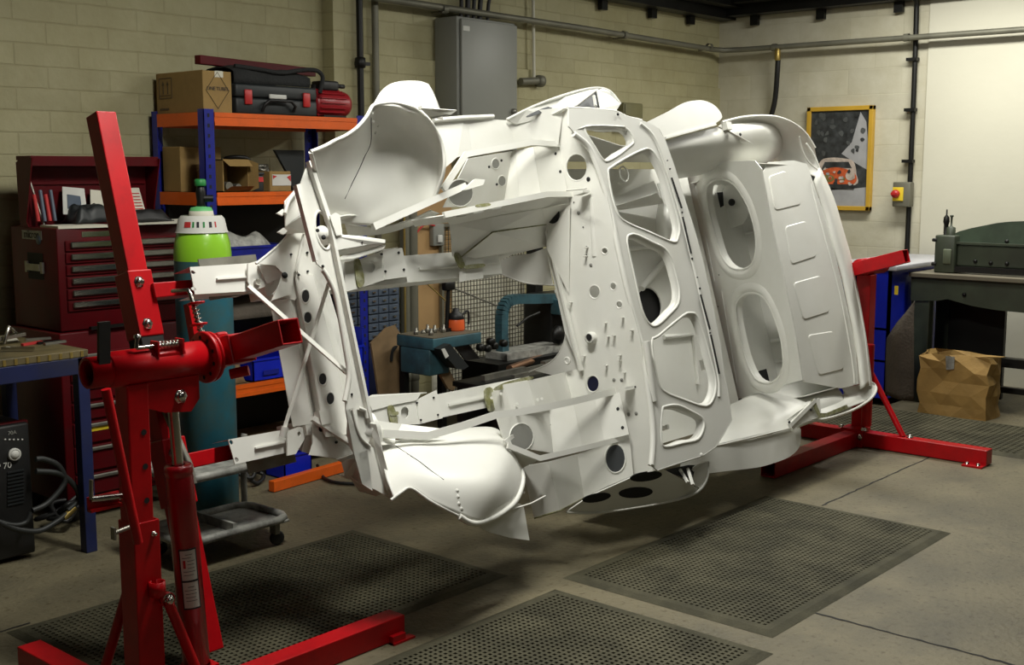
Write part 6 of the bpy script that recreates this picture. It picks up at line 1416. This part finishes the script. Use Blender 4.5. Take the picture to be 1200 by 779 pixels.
o = MB(); p = on_z(5, 402, wz + .01); o.tube([p, p + Vector((.02, -.01, .07)), p + Vector((.06, .02, .04))], .008, 8); o.bar(p + Vector((-.03, .05, .01)), p + Vector((.1, .02, .03)), .05, .015); tag(o.build('clamp', M['steel']), 'bright clamp at the left end of the blue bench', 'clamp')
sheet([on_z(4, 400, wz + .003), on_z(22, 399, wz + .003), on_z(16, 393, wz + .003), on_z(3, 394, wz + .003)], M['paper'], 'scrap_paper', 'scrap of pale paper under the clamp on the blue bench', 'paper')
for k, (x, y, m) in enumerate(((30, 398, 'dull'), (44, 402, 'blackm'), (52, 403, 'dull'), (26, 404, 'redink'))):
    p = on_z(x, y, wz + .006); o = MB().bar(p, p + Vector((.10, -.03 + .02 * k, 0)), .016, .010); tag(o.build('hand_tool', M[m]), ('grey steel hand tool near the back of the blue bench', 'black hand tool near the middle of the blue bench', 'thin grey tool at the right of the blue bench', 'red-handled tool beside the steel bar on the blue bench')[k], 'tool')
# concrete block visible under the bench
tag(MB().box(2.20, 2.36, 5.28, 5.45, 0, .80).build('shelf_board', M['worn'], bevel=.004), 'pale upright board standing behind the blue bench', 'board')
b = thing('plasma_cutter', 'black plasma cutter with red trim, dial and vent slots under the blue bench', 'machine', (2.18, 4.78, 0))
px0, px1, py0, py1, pz = 2.05, 2.33, 4.68, 5.1, .575
MB().rbox(px0, px1, py0, py1, .02, pz, .012).build('housing', M['black'], b)
MB().rbox(px0 - .006, px1 + .006, py0 + .02, py0 + .045, .015, pz + .006, .006).build('red_trim', M['redtool'], b)
fx = px1
o = MB(); kc = on_y(16, 532, py0); o.lathe([(.020, 0), (.026, 0), (.026, .012), (.020, .012)], kc + Vector((0, -.001, 0)), (0, -1, 0), 20); o.lathe([(0, .014), (.018, .014), (.018, 0)], kc + Vector((0, -.001, 0)), (0, -1, 0), 20); o.build('dial', M['label'], b)
p = on_y(10, 545, py0); mesh_text('P 70', .036, (p.x - .02, py0 - .002, p.z), (1, 0, 0), (0, 0, 1), M['label'], b); p = on_y(14, 507, py0); mesh_text('70A', .022, (p.x, py0 - .002, p.z), (1, 0, 0), (0, 0, 1), M['worn'], b)
o = MB()
for k in range(5): q = on_y(6 + k * 5, 515, py0); o.lathe([(0, .002), (.004, .002), (.004, 0)], q, (0, -1, 0), 8)
o.build('indicator', M['label'], b)
for k in range(10): q = on_y(18, 552 + k * 4.2, py0); MB().box(q.x - .035, q.x + .035, py0 - .006, py0, q.z - .003, q.z + .003).build('vent_slot', M['case'], b)
for k, (pts, lab) in enumerate(((((38, 598), (55, 590), (72, 572), (76, 560), (68, 545), (52, 538), (42, 538)), 'thick grey torch hose looping highest beside the plasma cutter'), (((36, 600), (30, 612), (15, 615), (-5, 610)), 'short grey lead curving under the plasma cutter front'), (((0, 612), (20, 620), (45, 622), (65, 612), (78, 602)), 'long grey earth lead ending in a brass connector'), (((42, 552), (70, 555), (88, 570), (92, 585), (80, 598)), 'grey hose looping widest beside the bench leg'))):
    z = .03; o = MB(); o.tube(smooth_loop([on_y(x, y, 4.62) for x, y in pts], 5, False), .012 if k != 1 else .010, 8); tag(o.build('hose', M['cable']), lab, 'hose', 'hoses beside the plasma cutter')
p = on_y(80, 600, 4.62); o = MB().tube([p + Vector((-.02, 0, -.02)), p + Vector((.03, 0, .015))], .014, 10); tag(o.build('hose_connector', M['brass']), 'brass connector at the end of the earth lead', 'connector')
bundle(2.62, 4.95, .02, .14, .12, M['black'], 'heap of black cable on the floor under the blue bench', 12, 31)
# dark stock behind stand foot: toolbox strut
# ================================================================== small trolley by the cylinder
b = thing('parts_trolley', 'small worn grey two-tier trolley on casters behind the red stand', 'trolley', (3.0, 4.25, 0))
vx0, vx1, vy0, vy1 = 2.62, 3.14, 4.02, 4.34
def tray(z, nm):
    o = MB(); o.rbox(vx0, vx1, vy0, vy1, z, z + .012, .004, 1); o.tube([(vx0 + .03, vy0, z + .02), (vx1 - .06, vy0, z + .02), (vx1 - .02, vy0 + .02, z + .02), (vx1, vy0 + .06, z + .02), (vx1, vy1 - .05, z + .02), (vx1 - .05, vy1, z + .02), (vx0 + .03, vy1, z + .02), (vx0, vy1 - .03, z + .02), (vx0, vy0 + .03, z + .02)], .018, 8, closed=True); return o.build(nm, M['worn'], b)
tray(.10, 'lower_tray'); tray(.36, 'upper_tray')
for (x, y) in ((vx1 - .01, vy1 - .01), (vx0 + .01, vy1 - .01)): MB().tube([(x, y, .12), (x, y, .40), (x + .01, y, .44)], .014, 10).build('post', M['worn'], b)
MB().box(2.86, 2.875, vy0 + .02, vy1 - .02, .11, .15).build('divider', M['worn'], b)
for (x, y) in ((vx1 - .06, vy0 + .03), (vx1 + .0, vy1 - .02), (vx0 + .05, vy0 + .03), (vx0 + .05, vy1 - .03)):
    cw = MB().lathe([(0, -.012), (.026, -.012), (.032, -.006), (.032, .006), (.026, .012), (0, .012)], (x + .01, y, .034), (.3, 1, 0), 16).build('caster', M['black'], b); MB().box(x - .012, x + .012, y - .02, y + .02, .055, .10).build('caster_fork', M['dull'], cw)

# ================================================================== right side: blue cabinet, guillotine, sack
b = thing('blue_workbench', 'bright blue metal cabinet bench with a grey sheet top, behind the far red stand', 'cabinet', (8.2, 3.5, 0))
qx0, qx1, qy0, qy1, qz = 7.75, 8.95, 3.385, 3.80, .93
# open-fronted body
o = MB(); o.box(qx0, qx1, qy0, qy0 + .02, .02, qz); o.box(qx0, qx1, qy1 - .02, qy1, .02, qz); o.box(qx1 - .02, qx1, qy0, qy1, .02, qz); o.box(qx0, qx1, qy0, qy1, .02, .05); o.box(qx0, qx0 + .02, qy0, qy0 + .16, .02, qz); o.build('carcass', M['bluebin'], b)
for z in (.30, .52): MB().box(qx0, qx1 - .03, qy0 + .02, qy1 - .02, z, z + .015).build('shelf', M['bluebin'], b)
MB().rbox(qx0 - .03, qx1, qy0 - .05, qy1 + .04, qz, qz + .035, .006).build('sheet_top', M['lilac'], b)
p = on_x(1050, 340, qx0 - .002); MB().box(qx0 - .003, qx0, p.y - .015, p.y + .01, p.z - .03, p.z + .03).build('warning_label', M['yellow'], b)
p = on_x(1023, 375, qx0 + .05)
c_ = Vector((qx0 + .06, p.y, .536)); b2 = thing('spray_bottle', 'white spray bottle with black trigger on the blue cabinet shelf', 'bottle', c_)
MB().lathe([(0, 0), (.035, 0), (.037, .01), (.035, .10), (.018, .14), (.012, .16)], c_, n=18).build('bottle_body', M['label'], b2)
MB().bar(c_ + Vector((0, .02, .17)), c_ + Vector((0, -.05, .19)), .025, .02).tube([c_ + Vector((0, 0, .15)), c_ + Vector((0, 0, .18))], .011, 8).build('trigger', M['black'], b2)
c2 = c_ + Vector((0, -.07, 0)); o = MB().lathe([(0, 0), (.022, 0), (.024, .06), (.012, .08), (0, .085)], c2, n=14); tag(o.build('white_tube', M['label']), 'small white capped tube right of the spray bottle', 'tube')
# dark sack / canvas
o = MB(); o.grid([[on_x(1038, 462, 7.70), on_x(1039, 405, 7.72), on_x(1043, 392, 7.72), on_x(1052, 378, 7.74)], [on_x(1054, 468, 7.64), on_x(1052, 405, 7.64), on_x(1056, 380, 7.66), on_x(1064, 364, 7.70)], [on_x(1071, 470, 7.70), on_x(1071, 410, 7.68), on_x(1071, 372, 7.7), on_x(1072, 352, 7.72)]], 5, 6, .012); tag(o.build('canvas_cover', M['brown']), 'dark brown canvas cover hanging between blue cabinet and guillotine', 'cover')
# guillotine
G = M['machine']
b = thing('sheet_guillotine', 'large old green treadle guillotine with curved blade beam, cut off by the right edge', 'machine', (8.2, 2.4, 0))
gx0 = 8.10; gyl = 3.36; gyr = 1.4
def gy_(px, py, X): return on_x(px, py, X)
# table
MB().box(gx0 - .12, gx0 + .45, gyr, gyl, .875, .905).build('table', M['tablem'], b, bevel=.004)
o = MB(); ap = [on_x(1069, 328, gx0 - .05), on_x(1069, 352, gx0 - .05), on_x(1100, 352, gx0 - .05), on_x(1112, 350, gx0 - .05), on_x(1140, 358, gx0 - .05), on_x(1170, 363, gx0 - .05), on_x(1200, 366, gx0 - .05)]
zlow = [p.z for p in ap]; pts = [Vector((gx0 - .05, gyl, .873))] + [Vector((gx0 - .05, min(p.y, gyl), p.z)) for p in ap[1:]] + [Vector((gx0 - .05, gyr, ap[-1].z)), Vector((gx0 - .05, gyr, .873))]
o.plate(pts, (), .05); o.build('front_apron', G, b)
# frame legs
for y in (gyl - .14,): 
    MB().box(gx0 - .06, gx0 + .02, gyl - .13, gyl, 0, .80).build('leg', G, b, bevel=.005); MB().box(gx0 + .38, gx0 + .46, gyl - .13, gyl, 0, .80).build('leg', G, b, bevel=.005)
MB().box(gx0 + .30, gx0 + .34, gyl - .52, gyl - .13, .02, .86).build('side_panel', M['blackm'], b)
MB().box(gx0 - .02, gx0 + .06, gyr, gyl - .13, .30, .36).build('treadle_bar', M['blackm'], b)
MB().box(gx0 + .02, gx0 + .06, gyr, gyl - .13, .12, .16).build('treadle_bar', M['blackm'], b)
# housing block
h0, h1 = on_x(1095, 320, gx0), on_x(1121, 276, gx0)
MB().rbox(gx0 - .02, gx0 + .18, h1.y, h0.y, .906, h1.z, .01).build('end_housing', G, b)
MB().rbox(gx0 - .035, gx0 - .02, h1.y + .02, h1.y + .075, .97, 1.07, .006).build('cover_plate', mat('light_green_plate', (.12, .14, .09), .5), b)
for (x, y) in ((1093, 281), (1092, 309)): p = on_x(x, y, gx0 - .02); MB().tube([p, p + Vector((0, -.03, 0))], .012, 8).build('adjuster_knob', M['blackm'], b)
# curved blade beam
o = MB(); top = [(1115, 276), (1125, 271), (1140, 267), (1155, 264), (1170, 261), (1185, 259.5), (1200, 259)]
tp = [on_x(*q, gx0 + .08) for q in top]; pl = tp + [Vector((gx0 + .08, gyr, tp[-1].z + .01)), Vector((gx0 + .08, gyr, .93)), Vector((gx0 + .08, tp[0].y, .93))]
o.plate(pl, (), .04); o.build('blade_beam', mat('sage_machine_paint', (.062, .092, .060), .45, var=.2, vs=6, dirt=(.03, .04, .03), dirt_amt=.7, ds=4), b)
MB().box(gx0 + .02, gx0 + .07, gyr, h1.y, .955, 1.10).build('hold_down_bar', G, b, bevel=.01)
MB().box(gx0 + .0, gx0 + .05, gyr, h1.y, 1.105, 1.118).build('beam_rib', G, b)
MB().box(gx0 - .01, gx0 + .04, gyr, h1.y, .915, .955).build('blade_edge', M['blackm'], b)
o = MB()
for k, (x, y) in enumerate(((1143, 306), (1161, 308), (1180, 309), (1130, 345), (1180, 283))): o.lathe([(0, .01), (.012, .01), (.014, 0)], on_x(x, y, gx0 + (.018 if k < 3 else (-.08 if k == 3 else .058))), (-1, 0, 0), 10)
o.build('bolt_head', M['blackm'], b)
o = MB(); p = on_x(1109, 262, gx0 + .06); o.lathe([(.012, 0), (.03, .0), (.03, .02), (.016, .03), (.016, .10), (.022, .12), (.018, .15), (.006, .165), (.005, .20), (0, .205)], (gx0 + .06, p.y, h1.z - .03), n=14); o.build('spring_post', M['blackm'], b)
o = MB(); p = on_x(1115, 262, gx0 + .06); o.lathe([(.03, 0), (.03, .07), (.018, .075), (.007, .08), (.007, .14), (.012, .145), (.012, .155), (0, .157)], (gx0 + .06, p.y, h1.z - .02), n=14); o.build('adjuster_post', G, b)
# paper sack
b = thing('paper_sack', 'open crumpled brown paper sack standing on the floor in front of the guillotine', 'sack', (7.87, 2.9, 0))
kx0, kx1, ky0, ky1 = 7.70, 7.97, 2.69, 3.14
rr = random.Random(4); ring = [(kx0, ky1), (kx0 - .01, (ky0 + ky1) / 2 + .08), (kx0 - .012, (ky0 + ky1) / 2 - .06), (kx0, ky0), ((kx0 + kx1) / 2, ky0 - .02), (kx1, ky0), (kx1 + .01, (ky0 + ky1) / 2), (kx1, ky1), ((kx0 + kx1) / 2, ky1 + .015)]
rows = []
for j, z in enumerate((.002, .07, .15, .23, .30, .37, .405)):
    row = []
    for i, (x, y) in enumerate(ring + [ring[0]]):
        rr2 = random.Random((i % 9) * 31 + j * 7); amp = .018 if 0 < j else .004
        row.append((x + rr2.uniform(-amp, amp), y + rr2.uniform(-amp, amp), z + (rr2.uniform(-.02, .02) if j > 3 else 0)))
    rows.append(row)
o = MB()
# faceted crumple: linear bands, no smoothing
n9 = len(rows[0]); vs = [Vector(p) for r in rows for p in r]
def sub(rows):
    out = []
    for r in rows:
        nr = []
        for a, c in zip(r, r[1:]):
            nr += [a, tuple((a[k] + c[k]) / 2 + rr.uniform(-.012, .012) * (1 if k < 2 else .3) for k in range(3))]
        nr.append(r[-1]); nr[-1] = nr[0]; out.append(nr)
    return out
rs = sub(rows); n9 = len(rs[0]); vs = [Vector(p) for r in rs for p in r]
fs = []
for i in range(len(rs) - 1):
    for j in range(n9 - 1):
        a, b_, c, d = i * n9 + j, i * n9 + j + 1, (i + 1) * n9 + j + 1, (i + 1) * n9 + j
        fs += [(a, b_, c), (a, c, d)] if (i + j) % 2 else [(a, b_, d), (b_, c, d)]
o.add(vs, fs, False); o.add([(x, y, .004) for x, y in ring], [tuple(range(9))]); ob = o.build('sack_body', M['kraft'], b); sd = ob.modifiers.new('t', 'SOLIDIFY'); sd.thickness = .004
MB().plate([(kx0 - .025, 2.96, .40), (kx0 - .025, 2.90, .40), (kx0 - .028, 2.90, .32), (kx0 - .028, 2.95, .31)], (), .002).build('paper_patch', M['worn'], b)
lump(kx0 + .03, kx1 - .03, ky0 + .04, ky1 - .04, .26, .10, M['brown'], 'sack_contents', 'brown scrap filling the open paper sack', 'scrap', 41)
"""end"""
